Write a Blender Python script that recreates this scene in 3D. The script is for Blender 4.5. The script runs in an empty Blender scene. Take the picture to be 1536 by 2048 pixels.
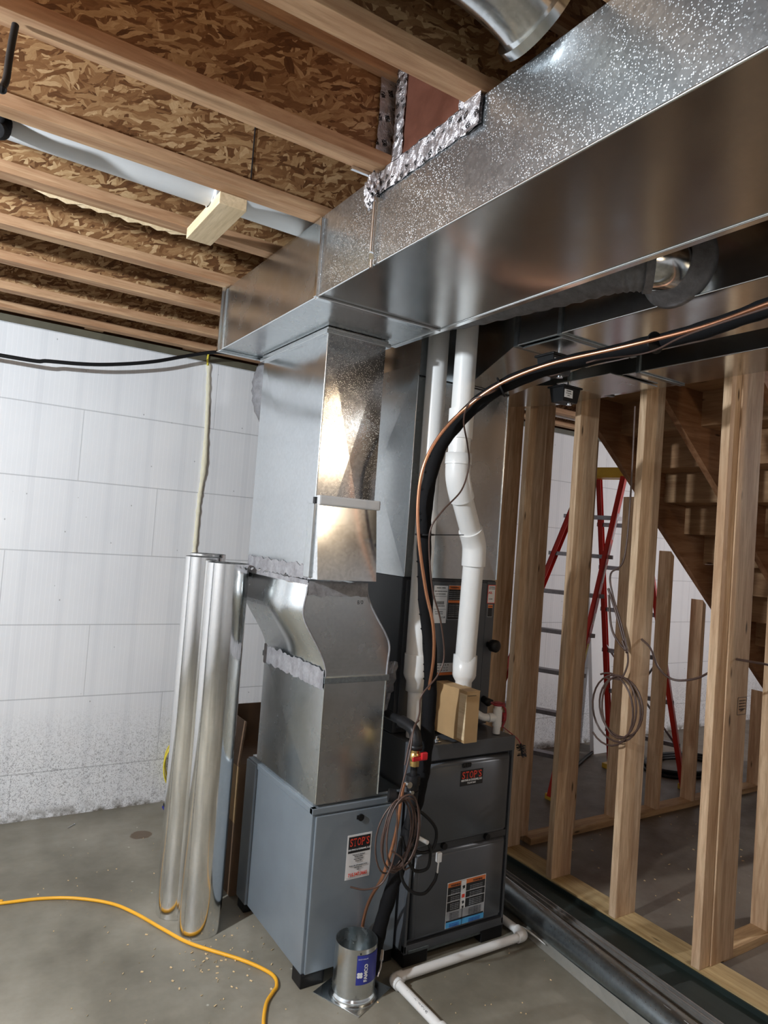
import bpy, bmesh, math, random
from mathutils import Vector, Matrix, noise as mnoise
PI = math.pi
S = bpy.context.scene
C = S.collection
random.seed(7)

# ------------------------------------------------------------------ camera
def cam_setup():
    yaw, pitch, roll = math.radians(32.43), math.radians(2.07), math.radians(4.254)
    fwd = Vector((math.sin(yaw)*math.cos(pitch), math.cos(yaw)*math.cos(pitch), math.sin(pitch)))
    right = Vector((math.cos(yaw), -math.sin(yaw), 0)); up = right.cross(fwd)
    r2 = right*math.cos(roll)+up*math.sin(roll); u2 = -right*math.sin(roll)+up*math.cos(roll)
    cd = bpy.data.cameras.new('camera'); co = bpy.data.objects.new('camera', cd); C.objects.link(co)
    m = Matrix((r2, u2, -fwd)).transposed().to_4x4(); m.translation = Vector((0, 0, 1.694))
    co.matrix_world = m
    cd.sensor_fit = 'HORIZONTAL'; cd.sensor_width = 36.0; cd.lens = 36*1391.2/1536
    cd.clip_start = 0.02; S.camera = co
cam_setup()
S.view_settings.view_transform = 'Standard'; S.view_settings.look = 'None'
S.view_settings.exposure = 2.0; S.view_settings.gamma = 1.0; S.view_settings.use_curve_mapping = False
w = bpy.data.worlds.new('world'); S.world = w; w.use_nodes = True
w.node_tree.nodes['Background'].inputs[0].default_value = (0.75, 0.85, 1, 1)
w.node_tree.nodes['Background'].inputs[1].default_value = 0.05

LAMPS = [((-1.45, 1.70, 2.50), 94, (0.87, 0.94, 1.0)),
         ((2.32, -0.15, 2.33), 4.5, (1.0, 0.77, 0.52)),
         ((6.3, 1.2, 2.50), 46, (0.97, 0.97, 1.0)),
         ((-1.6, -2.4, 2.50), 6, (0.97, 0.98, 1.0))]  # added fill lamp, no source known there

# ------------------------------------------------------------------ material helpers
def new_mat(name):
    m = bpy.data.materials.new(name); m.use_nodes = True
    nt = m.node_tree; nt.nodes.clear()
    out = nt.nodes.new('ShaderNodeOutputMaterial'); b = nt.nodes.new('ShaderNodeBsdfPrincipled')
    nt.links.new(b.outputs[0], out.inputs[0])
    return m, nt, b
def N(nt, t, **k):
    n = nt.nodes.new(t)
    for a, v in k.items(): setattr(n, a, v)
    return n
def ramp(nt, fac, stops):
    r = N(nt, 'ShaderNodeValToRGB'); e = r.color_ramp.elements
    while len(e) > 1: e.remove(e[-1])
    e[0].position = stops[0][0]; e[0].color = (*stops[0][1], 1)
    for p, c in stops[1:]:
        x = e.new(p); x.color = (*c, 1)
    nt.links.new(fac, r.inputs[0]); return r.outputs[0]
def coords(nt, scale=(1, 1, 1), rot=(0, 0, 0), rnd=True, swz=None):
    tc = N(nt, 'ShaderNodeTexCoord'); src = tc.outputs['Object']
    if swz:
        sp = N(nt, 'ShaderNodeSeparateXYZ'); nt.links.new(src, sp.inputs[0])
        cb = N(nt, 'ShaderNodeCombineXYZ')
        for i, a in enumerate(swz):
            if a: nt.links.new(sp.outputs[a], cb.inputs[i])
        src = cb.outputs[0]
    if rnd:
        oi = N(nt, 'ShaderNodeObjectInfo'); ml = N(nt, 'ShaderNodeMath', operation='MULTIPLY')
        nt.links.new(oi.outputs['Random'], ml.inputs[0]); ml.inputs[1].default_value = 37.0
        ad = N(nt, 'ShaderNodeVectorMath', operation='ADD'); nt.links.new(src, ad.inputs[0]); nt.links.new(ml.outputs[0], ad.inputs[1])
        src = ad.outputs[0]
    mp = N(nt, 'ShaderNodeMapping'); nt.links.new(src, mp.inputs[0])
    mp.inputs['Scale'].default_value = scale; mp.inputs['Rotation'].default_value = rot
    return mp.outputs[0]
def noise(nt, vec, scale, detail=4, rough=.55, dist=0.0):
    n = N(nt, 'ShaderNodeTexNoise'); n.inputs['Scale'].default_value = scale
    n.inputs['Detail'].default_value = detail; n.inputs['Roughness'].default_value = rough
    n.inputs['Distortion'].default_value = dist
    nt.links.new(vec, n.inputs['Vector']); return n.outputs[0]
def voro(nt, vec, scale, rand=1.0, out='Color', feat='F1'):
    n = N(nt, 'ShaderNodeTexVoronoi', feature=feat); n.inputs['Scale'].default_value = scale
    n.inputs['Randomness'].default_value = rand
    nt.links.new(vec, n.inputs['Vector']); return n.outputs[out]
def bump(nt, b, h, strength, dist=.01, prev=None):
    n = N(nt, 'ShaderNodeBump'); n.inputs['Strength'].default_value = strength; n.inputs['Distance'].default_value = dist
    nt.links.new(h, n.inputs['Height'])
    if prev: nt.links.new(prev, n.inputs['Normal'])
    nt.links.new(n.outputs[0], b.inputs['Normal']); return n.outputs[0]
def math2(nt, op, a, c):
    n = N(nt, 'ShaderNodeMath', operation=op)
    for i, v in enumerate((a, c)):
        if isinstance(v, (int, float)): n.inputs[i].default_value = v
        else: nt.links.new(v, n.inputs[i])
    return n.outputs[0]
def mixc(nt, fac, a, c, mode='MIX'):
    n = N(nt, 'ShaderNodeMix', data_type='RGBA', blend_type=mode)
    if isinstance(fac, (int, float)): n.inputs[0].default_value = fac
    else: nt.links.new(fac, n.inputs[0])
    for i, v in ((6, a), (7, c)):
        if isinstance(v, tuple): n.inputs[i].default_value = (*v, 1)
        else: nt.links.new(v, n.inputs[i])
    return n.outputs[2]

def m_paint(name, col, rough=.45, metal=0.0, var=.12, bmp=0.0, spec=.5, bscale=60):
    m, nt, b = new_mat(name)
    v = coords(nt); n = noise(nt, v, 9, 5)
    c = ramp(nt, n, [(.3, tuple(x*(1-var) for x in col)), (.7, tuple(min(1, x*(1+var)) for x in col))])
    nt.links.new(c, b.inputs['Base Color'])
    b.inputs['Roughness'].default_value = rough; b.inputs['Metallic'].default_value = metal
    b.inputs['Specular IOR Level'].default_value = spec
    if bmp: bump(nt, b, noise(nt, v, bscale, 3), bmp, .004)
    return m
def m_metal(name, col=(.60, .63, .65), rough=.24, spangle=.12, wave=.25, flecks=0.0, brush=None):
    m, nt, b = new_mat(name)
    v = coords(nt); b.inputs['Metallic'].default_value = 1.0
    vc = voro(nt, v, 95); bw = N(nt, 'ShaderNodeRGBToBW'); nt.links.new(vc, bw.inputs[0])
    big = noise(nt, v, 3.5, 4, .6)
    base = ramp(nt, bw.outputs[0], [(0, tuple(x*(1-spangle) for x in col)), (1, tuple(min(1, x*(1+spangle)) for x in col))])
    base = mixc(nt, .25, base, ramp(nt, big, [(.3, (.78, .79, .79)), (.7, (1, 1, 1))]), 'MULTIPLY')
    if flecks:
        fl = voro(nt, coords(nt, (1, 1, 1)), 190, 1.0, 'Distance')
        fm = ramp(nt, fl, [(.20, (1, 1, 1)), (.34, (0, 0, 0))])
        gate = ramp(nt, noise(nt, v, 5, 5, .7), [(.36, (.1, .1, .1)), (.62, (1, 1, 1))])
        f2 = N(nt, 'ShaderNodeMath', operation='MULTIPLY'); nt.links.new(fm, f2.inputs[0]); nt.links.new(gate, f2.inputs[1])
        f3 = math2(nt, 'MULTIPLY', f2.outputs[0], flecks)
        base = mixc(nt, f3, base, (.95, .97, 1.0))
        rr = math2(nt, 'ADD', math2(nt, 'MULTIPLY', f3, .45), rough)
        nt.links.new(rr, b.inputs['Roughness'])
    else:
        rg = ramp(nt, noise(nt, v, 6, 4), [(.3, (rough*.85,)*3), (.7, (rough*1.15,)*3)])
        nt.links.new(rg, b.inputs['Roughness'])
    nt.links.new(base, b.inputs['Base Color'])
    p = bump(nt, b, noise(nt, v, 2.0, 1, .3), wave, .02)
    v2 = coords(nt, brush) if brush else v
    return m
def m_wood(name, axis, c0, c1, knots=True, rough=.7):
    m, nt, b = new_mat(name)
    sc = {'X': (1.2, 14, 14), 'Y': (14, 1.2, 14), 'Z': (14, 14, 1.2)}[axis]
    v = coords(nt, sc); n1 = noise(nt, v, 1.6, 6, .6, .6); n2 = noise(nt, v, 7, 5, .65)
    mid = tuple((a+c)/2 for a, c in zip(c0, c1))
    col = ramp(nt, n1, [(.28, c0), (.5, mid), (.62, c1), (.75, mid)])
    fine = ramp(nt, n2, [(.35, (.70, .66, .60)), (.55, (1, 1, 1))])
    col = mixc(nt, .55, col, fine, 'MULTIPLY')
    oi = N(nt, 'ShaderNodeObjectInfo')
    tint = ramp(nt, oi.outputs['Random'], [(0, (1, .93, .88)), (.35, (.90, .83, .77)), (.7, (1.0, .97, .94)), (1, (.95, .84, .78))])
    col = mixc(nt, .8, col, tint, 'MULTIPLY')
    if knots:
        ks = {'X': (2.2, 9, 9), 'Y': (9, 2.2, 9), 'Z': (9, 9, 2.2)}[axis]
        kd = voro(nt, coords(nt, ks), 1.35, 1.0, 'Distance')
        km = ramp(nt, kd, [(.045, (1, 1, 1)), (.10, (0, 0, 0))])
        col = mixc(nt, km, col, tuple(x*.28 for x in c0))
    nt.links.new(col, b.inputs['Base Color']); b.inputs['Roughness'].default_value = rough
    b.inputs['Specular IOR Level'].default_value = .25
    bump(nt, b, n2, .15, .002)
    return m
def m_osb(name, swz):
    m, nt, b = new_mat(name)
    v0 = coords(nt, (1, 1, 1), (0, 0, 0), True, swz)
    wn = N(nt, 'ShaderNodeTexNoise'); wn.inputs['Scale'].default_value = 16; wn.inputs['Detail'].default_value = 3
    nt.links.new(v0, wn.inputs['Vector'])
    wsub = N(nt, 'ShaderNodeVectorMath', operation='MULTIPLY_ADD'); nt.links.new(wn.outputs['Color'], wsub.inputs[0])
    wsub.inputs[1].default_value = (.035, .035, 0); nt.links.new(v0, wsub.inputs[2]); v1 = wsub.outputs[0]
    acc = None
    for i, (ang, sc) in enumerate(((.2, (17, 62, 1)), (.75, (19, 80, 1)), (1.35, (15, 66, 1)), (1.95, (20, 60, 1)), (2.5, (18, 84, 1)), (2.9, (22, 95, 1)))):
        mp0 = N(nt, 'ShaderNodeMapping'); nt.links.new(v1, mp0.inputs[0]); mp0.inputs['Rotation'].default_value = (0, 0, ang); mp0.inputs['Location'].default_value = (i*1.7, i*.9, 0)
        mp = N(nt, 'ShaderNodeMapping'); nt.links.new(mp0.outputs[0], mp.inputs[0]); mp.inputs['Scale'].default_value = sc
        sp = N(nt, 'ShaderNodeSeparateColor'); nt.links.new(voro(nt, mp.outputs[0], 1.0), sp.inputs[0])
        gr = noise(nt, mp.outputs[0], 2.6, 4, .6)
        val = math2(nt, 'ADD', math2(nt, 'MULTIPLY', sp.outputs[0], .72), math2(nt, 'MULTIPLY', gr, .34))
        if acc is None: acc = val
        else:
            g = math2(nt, 'GREATER_THAN', sp.outputs[1], .60)
            mx = N(nt, 'ShaderNodeMix', data_type='FLOAT'); nt.links.new(g, mx.inputs[0])
            nt.links.new(acc, mx.inputs[2]); nt.links.new(val, mx.inputs[3]); acc = mx.outputs[0]
    col = ramp(nt, acc, [(.05, (.055, .02, .008)), (.28, (.16, .07, .026)), (.55, (.27, .14, .06)), (.78, (.42, .26, .125)), (1, (.66, .47, .27))])
    nt.links.new(col, b.inputs['Base Color']); b.inputs['Roughness'].default_value = .55
    b.inputs['Specular IOR Level'].default_value = .35
    bump(nt, b, acc, .3, .003)
    return m
def m_icf(name, horiz):
    """white foam form wall: fine vertical ribs, 0.4064 m courses, pitted lower band; horiz = 'X' or 'Y'"""
    m, nt, b = new_mat(name)
    tc = N(nt, 'ShaderNodeTexCoord'); sp = N(nt, 'ShaderNodeSeparateXYZ'); nt.links.new(tc.outputs['Object'], sp.inputs[0])
    u, z = sp.outputs[horiz], sp.outputs['Z']
    zz = math2(nt, 'ADD', z, .4064-.258); fr = math2(nt, 'FRACT', math2(nt, 'DIVIDE', zz, .4064), 0)
    lineh = math2(nt, 'LESS_THAN', math2(nt, 'ABSOLUTE', math2(nt, 'SUBTRACT', fr, .5), 0), .4925)   # 1 inside, 0 on seam
    row = math2(nt, 'FLOOR', math2(nt, 'DIVIDE', zz, .4064), 0)
    off = math2(nt, 'MULTIPLY', math2(nt, 'FRACT', math2(nt, 'MULTIPLY', row, .37), 0), 1.2)
    fv = math2(nt, 'FRACT', math2(nt, 'DIVIDE', math2(nt, 'ADD', math2(nt, 'ADD', u, 20.3), off), 1.22), 0)
    linev = math2(nt, 'LESS_THAN', math2(nt, 'ABSOLUTE', math2(nt, 'SUBTRACT', fv, .5), 0), .4985)
    seam = math2(nt, 'MULTIPLY', lineh, linev)
    rib = math2(nt, 'PINGPONG', u, .0125)
    ribm = math2(nt, 'GREATER_THAN', rib, .0012)
    n = noise(nt, coords(nt, (1, 1, 1), (0, 0, 0), False), 1.3, 4)
    base = ramp(nt, n, [(.3, (.74, .75, .775)), (.7, (.82, .83, .845))])
    base = mixc(nt, math2(nt, 'MULTIPLY', math2(nt, 'SUBTRACT', 1.0, ribm), .45), base, (.93, .93, .95))
    # broad vertical printed bands every 0.2 m
    bd = math2(nt, 'PINGPONG', u, .1016); bdm = math2(nt, 'LESS_THAN', bd, .018)
    base = mixc(nt, math2(nt, 'MULTIPLY', bdm, .14), base, (.52, .54, .58))
    base = mixc(nt, math2(nt, 'MULTIPLY', math2(nt, 'SUBTRACT', 1.0, seam), .5), base, (.30, .31, .33))
    sk = voro(nt, coords(nt, (1, 1, .7), (0, 0, 0), False), 14, 1.0, 'Distance')
    base = mixc(nt, ramp(nt, sk, [(.035, (.7, .7, .7)), (.055, (0, 0, 0))]), base, (.25, .25, .25))
    # pitted lower band
    pit = noise(nt, coords(nt, (1, 1, 1), (0, 0, 0), False), 95, 2, .6, 1.6)
    low = ramp(nt, z, [(.0, (1, 1, 1)), (.30, (1, 1, 1)), (.62, (0, 0, 0))])
    pm = math2(nt, 'MULTIPLY', ramp(nt, pit, [(.39, (1, 1, 1)), (.47, (0, 0, 0))]), low)
    base = mixc(nt, math2(nt, 'MULTIPLY', pm, .62), base, (.22, .22, .23))
    dirt = math2(nt, 'MULTIPLY', ramp(nt, z, [(0, (1, 1, 1)), (.07, (0, 0, 0))]), ramp(nt, noise(nt, coords(nt, (1, 1, 1), (0, 0, 0), False), 16, 5), [(.42, (0, 0, 0)), (.6, (1, 1, 1))]))
    base = mixc(nt, dirt, base, (.16, .14, .11))
    nt.links.new(base, b.inputs['Base Color']); b.inputs['Roughness'].default_value = .75
    b.inputs['Specular IOR Level'].default_value = .25
    h = math2(nt, 'ADD', math2(nt, 'MULTIPLY', math2(nt, 'SUBTRACT', 0.0, pm), 1.0), math2(nt, 'MULTIPLY', seam, .6))
    h = math2(nt, 'ADD', h, math2(nt, 'MULTIPLY', ribm, .12))
    bump(nt, b, h, .5, .004)
    return m
def m_concrete():
    m, nt, b = new_mat('concrete')
    v = coords(nt, rnd=False); n1 = noise(nt, v, 1.1, 6, .62); n2 = noise(nt, v, 9, 6, .7); n3 = noise(nt, v, 70, 3)
    c = ramp(nt, n1, [(.32, (.125, .113, .085)), (.48, (.22, .205, .163)), (.64, (.33, .31, .258))])
    c = mixc(nt, .5, c, ramp(nt, n2, [(.3, (.68, .66, .62)), (.6, (1, 1, 1)), (.8, (1.1, 1.1, 1.08))]), 'MULTIPLY')
    sp = N(nt, 'ShaderNodeSeparateXYZ'); nt.links.new(v, sp.inputs[0])
    # brown oval stain near the foam wall
    dx = math2(nt, 'DIVIDE', math2(nt, 'SUBTRACT', sp.outputs[0], 1.05), .075); dy = math2(nt, 'DIVIDE', math2(nt, 'SUBTRACT', sp.outputs[1], 3.845), .07)
    d = math2(nt, 'ADD', math2(nt, 'MULTIPLY', dx, dx), math2(nt, 'MULTIPLY', dy, dy))
    d = math2(nt, 'ADD', d, math2(nt, 'MULTIPLY', n2, .9))
    c = mixc(nt, ramp(nt, d, [(.9, (.8, .8, .8)), (1.5, (0, 0, 0))]), c, (.11, .065, .035))
    vd = voro(nt, v, 7, 1.0, 'Distance')
    c = mixc(nt, ramp(nt, vd, [(.02, (.8, .8, .8)), (.045, (0, 0, 0))]), c, (.55, .54, .48))
    # dusty patches and an overall darker brown floor beyond the partition
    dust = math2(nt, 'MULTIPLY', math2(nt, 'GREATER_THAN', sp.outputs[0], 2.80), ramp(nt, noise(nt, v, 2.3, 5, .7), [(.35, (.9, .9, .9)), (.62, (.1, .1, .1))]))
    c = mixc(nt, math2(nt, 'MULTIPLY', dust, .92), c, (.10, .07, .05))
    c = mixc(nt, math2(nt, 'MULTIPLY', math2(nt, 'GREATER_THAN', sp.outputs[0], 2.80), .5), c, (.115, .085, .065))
    nt.links.new(c, b.inputs['Base Color'])
    nt.links.new(ramp(nt, n2, [(.3, (.42,)*3), (.7, (.68,)*3)]), b.inputs['Roughness'])
    p = bump(nt, b, n3, .06, .003); bump(nt, b, n1, .15, .01, p)
    return m
def m_tape():
    m, nt, b = new_mat('printed_foil'); v = coords(nt)
    b.inputs['Metallic'].default_value = .85; b.inputs['Roughness'].default_value = .3
    mv = coords(nt, (1, 1, 1), (.5, .3, .2)); mk = N(nt, 'ShaderNodeTexVoronoi', distance='CHEBYCHEV'); mk.inputs['Scale'].default_value = 34; mk.inputs['Randomness'].default_value = .25
    nt.links.new(mv, mk.inputs['Vector'])
    st = noise(nt, coords(nt, (1, 1, 1.0)), 420, 1)
    f = math2(nt, 'MULTIPLY', ramp(nt, mk.outputs['Distance'], [(.26, (1, 1, 1)), (.28, (0, 0, 0))]), ramp(nt, st, [(.40, (0, 0, 0)), (.44, (1, 1, 1))]))
    nt.links.new(mixc(nt, f, (.52, .50, .52), (.02, .02, .02)), b.inputs['Base Color'])
    bump(nt, b, noise(nt, v, 30, 5, .7, 1.0), .8, .01)
    return m
def m_mastic(k=1.0):
    m, nt, b = new_mat('mastic'); v = coords(nt)
    n = noise(nt, v, 22, 6, .7)
    nt.links.new(ramp(nt, n, [(.3, (.16*k, .155*k, .165*k)), (.65, (.33*k, .33*k, .35*k))]), b.inputs['Base Color'])
    b.inputs['Roughness'].default_value = .55; bump(nt, b, n, .5, .006); return m
def m_emit(name, col, s):
    m, nt, b = new_mat(name); b.inputs['Base Color'].default_value = (*col, 1)
    b.inputs['Emission Color'].default_value = (*col, 1); b.inputs['Emission Strength'].default_value = s; return m

M = {}
M['icf_x'] = m_icf('foam_wall', 'X'); M['icf_y'] = m_icf('foam_wall_side', 'Y')
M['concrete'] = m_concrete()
M['osb_xz'] = m_osb('osb_web', ('X', 'Z', 'Y')); M['osb_xy'] = m_osb('osb_deck', ('X', 'Y', 'Z'))
M['lvl'] = m_wood('laminated_flange', 'X', (.34, .18, .095), (.60, .41, .25), False)
M['stud'] = m_wood('spruce_stud', 'Z', (.45, .285, .17), (.76, .59, .41))
M['stud_x'] = m_wood('spruce_plate', 'X', (.34, .21, .11), (.58, .42, .24))
M['treated'] = m_wood('treated_plate', 'Y', (.36, .26, .12), (.55, .44, .24))
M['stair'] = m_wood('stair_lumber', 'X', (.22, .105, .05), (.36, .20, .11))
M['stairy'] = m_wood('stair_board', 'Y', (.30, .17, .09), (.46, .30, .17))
M['block'] = m_wood('pine_block', 'Y', (.62, .50, .32), (.78, .66, .46), False)
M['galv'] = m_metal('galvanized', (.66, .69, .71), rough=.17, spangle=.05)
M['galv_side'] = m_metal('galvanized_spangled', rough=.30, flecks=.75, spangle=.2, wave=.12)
M['galv_spark'] = m_metal('galvanized_sparkle', (.60, .60, .60), rough=.17, flecks=.55, spangle=.2, wave=.12)
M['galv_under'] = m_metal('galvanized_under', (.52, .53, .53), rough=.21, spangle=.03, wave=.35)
M['galv_soft'] = m_metal('galvanized_soft', (.66, .69, .70), rough=.26, spangle=.05, wave=.3)
M['galv_dark'] = m_metal('galvanized_weathered', (.33, .37, .39), rough=.36)
M['galv_bright'] = m_metal('galvanized_new', (.74, .76, .77), rough=.17, wave=.12)
M['galv_pipe'] = m_metal('galvanized_pipe', (.86, .86, .85), rough=.13, spangle=.03, wave=.08)
M['edge'] = m_metal('bare_edge', (.78, .82, .84), rough=.18, spangle=.02, wave=0)
M['cab'] = m_paint('cabinet_enamel', (.225, .265, .305), .30, .25, .05)
M['cab_side'] = M['cab']
M['furn'] = m_paint('furnace_enamel', (.085, .092, .103), .40, .1, .06)
M['furn_dark'] = m_paint('coil_case_enamel', (.05, .053, .06), .42, .1, .06)
M['black'] = m_paint('black_plastic', (.009, .009, .010), .45, spec=.3)
M['rubber'] = m_paint('foam_insulation', (.007, .007, .008), .8, bmp=.4, spec=.15)
M['copper'] = m_metal('copper', (.86, .42, .25), .36, .03, .05)
M['pvc'] = m_paint('white_pvc', (.78, .78, .77), .30, 0, .03)
M['pvc_grey'] = m_paint('dull_pvc', (.60, .61, .62), .40, 0, .05)
M['iron'] = m_paint('black_iron', (.03, .03, .033), .40, .6, .2, .2)
M['brass'] = m_metal('brass', (.72, .50, .20), .28, .03, .05)
M['red'] = m_paint('red_plastic', (.65, .02, .03), .35)
M['dkred'] = m_paint('dark_red_plastic', (.28, .02, .03), .40)
M['lad'] = m_paint('red_fiberglass', (.50, .025, .015), .40, 0, .1)
M['yel'] = m_paint('yellow_plastic', (.62, .38, .04), .45)
M['alu'] = m_metal('aluminium', (.24, .22, .23), .45)
M['brownw'] = m_paint('brown_wire', (.085, .05, .04), .38)
M['cordy'] = m_paint('yellow_cord', (.85, .42, .02), .42, 0, .08)
M['ywire'] = m_paint('yellow_cable', (.72, .60, .05), .4)
M['card'] = m_paint('cardboard', (.42, .27, .13), .8, 0, .08)
M['card_dk'] = m_paint('cardboard_brown', (.20, .12, .07), .8, 0, .1)
M['white'] = m_paint('label_white', (.78, .79, .80), .5, 0, .02)
M['lblack'] = m_paint('label_black', (.018, .018, .02), .45)
M['lred'] = m_paint('label_red', (.72, .06, .03), .5, 0, .02)
M['lorange'] = m_paint('label_orange', (.75, .20, .05), .5, 0, .05)
M['lblue'] = m_paint('label_blue', (.08, .38, .72), .5, 0, .05)
M['navy'] = m_paint('label_navy', (.03, .04, .30), .45, 0, .05)
M['lgrey'] = m_paint('label_grey', (.42, .44, .47), .5, 0, .25)
M['ink'] = m_paint('ink', (.02, .02, .022), .6)
M['mastic'] = m_mastic(); M['mastic_dk'] = m_mastic(.6); M['tape'] = m_tape()
M['foam'] = m_paint('spray_foam', (.72, .68, .52), .7, 0, .06, .6, bscale=90)
M['panned'] = m_metal('panned_liner', (.30, .13, .09), .45, .05, .1)
M['strip'] = m_paint('dark_green_strip', (.011, .020, .018), .55, 0, .2)
M['rail'] = m_paint('dusty_rail', (.26, .25, .24), .5, .4, .2)
M['sheet'] = m_paint('dusty_sheet', (.25, .245, .22), .55, .1, .12)
M['tapesill'] = m_paint('sill_tape', (.10, .09, .06), .6, 0, .2)
M['bulb'] = m_emit('lit_bulb', (1, .97, .92), 14)
M['ceramic'] = m_paint('white_ceramic', (.7, .7, .68), .3)
M['tealw'] = m_paint('green_wire', (.15, .28, .14), .5)
M['plastic_clear'] = m_paint('clear_bag', (.20, .20, .21), .22, .2, .4, .6, bscale=30)
M['silver'] = m_metal('zinc', (.75, .77, .8), .2, .02, .0)
M['chip'] = m_paint('wood_chip', (.62, .46, .26), .8)

# ------------------------------------------------------------------ mesh helpers
ORG = {}
def box(bm, x0, x1, y0, y1, z0, z1, bev=0.0, mi=0):
    vs = [bm.verts.new(p) for p in ((x0, y0, z0), (x1, y0, z0), (x1, y1, z0), (x0, y1, z0), (x0, y0, z1), (x1, y0, z1), (x1, y1, z1), (x0, y1, z1))]
    fs = [bm.faces.new([vs[i] for i in f]) for f in ((3, 2, 1, 0), (4, 5, 6, 7), (0, 1, 5, 4), (1, 2, 6, 5), (2, 3, 7, 6), (3, 0, 4, 7))]
    for f in fs: f.material_index = mi
    if bev:
        es = list({e for f in fs for e in f.edges})
        r = bmesh.ops.bevel(bm, geom=es, offset=bev, segments=2, profile=.6, affect='EDGES')
        for f in r['faces']: f.material_index = mi
    return bm
def nb(*boxes, bev=0.0):
    bm = bmesh.new()
    for b in boxes: box(bm, *b, bev=bev)
    return bm
def prism(bm, pts, vec, mi=0):
    """polygon pts (3-D, planar) extruded by vec"""
    a = [bm.verts.new(p) for p in pts]; v = Vector(vec)
    b = [bm.verts.new(Vector(p)+v) for p in pts]; n = len(pts)
    fs = [bm.faces.new(a[::-1]), bm.faces.new(b)]
    for i in range(n): fs.append(bm.faces.new((a[i], a[(i+1) % n], b[(i+1) % n], b[i])))
    for f in fs: f.material_index = mi
    return bm
def hexa(bm, p):
    """8 corners: bottom 4 then top 4"""
    v = [bm.verts.new(q) for q in p]
    for f in ((3, 2, 1, 0), (4, 5, 6, 7), (0, 1, 5, 4), (1, 2, 6, 5), (2, 3, 7, 6), (3, 0, 4, 7)): bm.faces.new([v[i] for i in f])
    return bm
def smooth_path(pts, sub=8, closed=False):
    P = [Vector(p) for p in pts]; n = len(P); out = []
    if n < 3 and not closed: return P
    rng = range(n) if closed else range(n-1)
    for i in rng:
        p0 = P[(i-1) % n] if (closed or i > 0) else P[0]*2-P[1]
        p1 = P[i]; p2 = P[(i+1) % n]
        p3 = P[(i+2) % n] if (closed or i+2 < n) else P[-1]*2-P[-2]
        for k in range(sub):
            t = k/sub
            out.append(.5*((2*p1)+(-p0+p2)*t+(2*p0-5*p1+4*p2-p3)*t*t+(-p0+3*p1-3*p2+p3)*t**3))
    if not closed: out.append(P[-1])
    return out
def tube(bm, pts, r, seg=12, smooth=0, closed=False, caps=True, rf=None, mi=0):
    P = smooth_path(pts, smooth, closed) if smooth else [Vector(p) for p in pts]
    n = len(P); rings = []; up = None
    for i, p in enumerate(P):
        if closed: t = (P[(i+1) % n]-P[i-1])
        else: t = P[min(i+1, n-1)]-P[max(i-1, 0)]
        t = t.normalized() if t.length > 1e-9 else Vector((0, 0, 1))
        if up is None:
            up = Vector((0, 0, 1)) if abs(t.z) < .9 else Vector((1, 0, 0))
        up = (up-t*up.dot(t)); up = up.normalized() if up.length > 1e-6 else t.orthogonal().normalized()
        s = t.cross(up); rr = r*(rf(i/(n-1)) if rf else 1)
        rings.append([bm.verts.new(p+(up*math.cos(a)+s*math.sin(a))*rr) for a in (2*PI*k/seg for k in range(seg))])
    m = n if closed else n-1
    for i in range(m):
        A, B = rings[i], rings[(i+1) % n]
        for k in range(seg):
            f = bm.faces.new((A[k], A[(k+1) % seg], B[(k+1) % seg], B[k])); f.smooth = True; f.material_index = mi
    if caps and not closed:
        for rg, fl in ((rings[0], 0), (rings[-1], 1)):
            f = bm.faces.new(rg if fl else rg[::-1]); f.material_index = mi
            for e in f.edges: e.smooth = False
    return bm
def cyl(bm, a, b, r, seg=24, mi=0): return tube(bm, [a, b], r, seg, mi=mi)
def hollow(bm, a, b, r, th=.0012, seg=48):
    a, b = Vector(a), Vector(b); t = (b-a).normalized(); up = t.orthogonal().normalized(); s = t.cross(up); R = []
    for p, rr in ((a, r), (b, r), (b, r-th), (a, r-th)):
        R.append([bm.verts.new(p+(up*math.cos(2*PI*k/seg)+s*math.sin(2*PI*k/seg))*rr) for k in range(seg)])
    for i in range(4):
        A, B = R[i], R[(i+1) % 4]
        for k in range(seg):
            f = bm.faces.new((A[k], A[(k+1) % seg], B[(k+1) % seg], B[k])); f.smooth = i in (0, 2)
            if i in (1, 3):
                for e in f.edges: e.smooth = False
    return bm
def lathe(bm, prof, c, axis=(0, 0, 1), seg=28, mi=0):
    t = Vector(axis).normalized(); up = t.orthogonal().normalized(); s = t.cross(up); R = []; c = Vector(c)
    for r, h in prof: R.append([bm.verts.new(c+t*h+(up*math.cos(2*PI*k/seg)+s*math.sin(2*PI*k/seg))*max(r, 1e-4)) for k in range(seg)])
    for A, B in zip(R, R[1:]):
        for k in range(seg):
            f = bm.faces.new((A[k], A[(k+1) % seg], B[(k+1) % seg], B[k])); f.material_index = mi; f.smooth = True
    return bm
def link(name, bm, mats, org, parent=None):
    bmesh.ops.recalc_face_normals(bm, faces=bm.faces)
    for v in bm.verts: v.co -= org
    me = bpy.data.meshes.new(name); bm.to_mesh(me); bm.free()
    for m in (mats if isinstance(mats, (list, tuple)) else [mats]): me.materials.append(M[m] if isinstance(m, str) else m)
    o = bpy.data.objects.new(name, me); C.objects.link(o)
    if parent: o.parent = parent
    else: o.location = org
    ORG[o.name] = org
    return o
def part(parent, name, bm, mats, label=None):
    o = link(name, bm, mats, ORG[parent.name], parent)
    if label: o['label'] = label
    return o
def tag(o, label, cat, group=None, kind=None):
    o['label'] = label; o['category'] = cat
    if group: o['group'] = group
    if kind: o['kind'] = kind
    return o
def root(name, loc, label, cat, group=None):
    o = bpy.data.objects.new(name, None); C.objects.link(o); o.location = loc; o.empty_display_size = .05
    ORG[o.name] = Vector(loc); return tag(o, label, cat, group)
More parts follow.
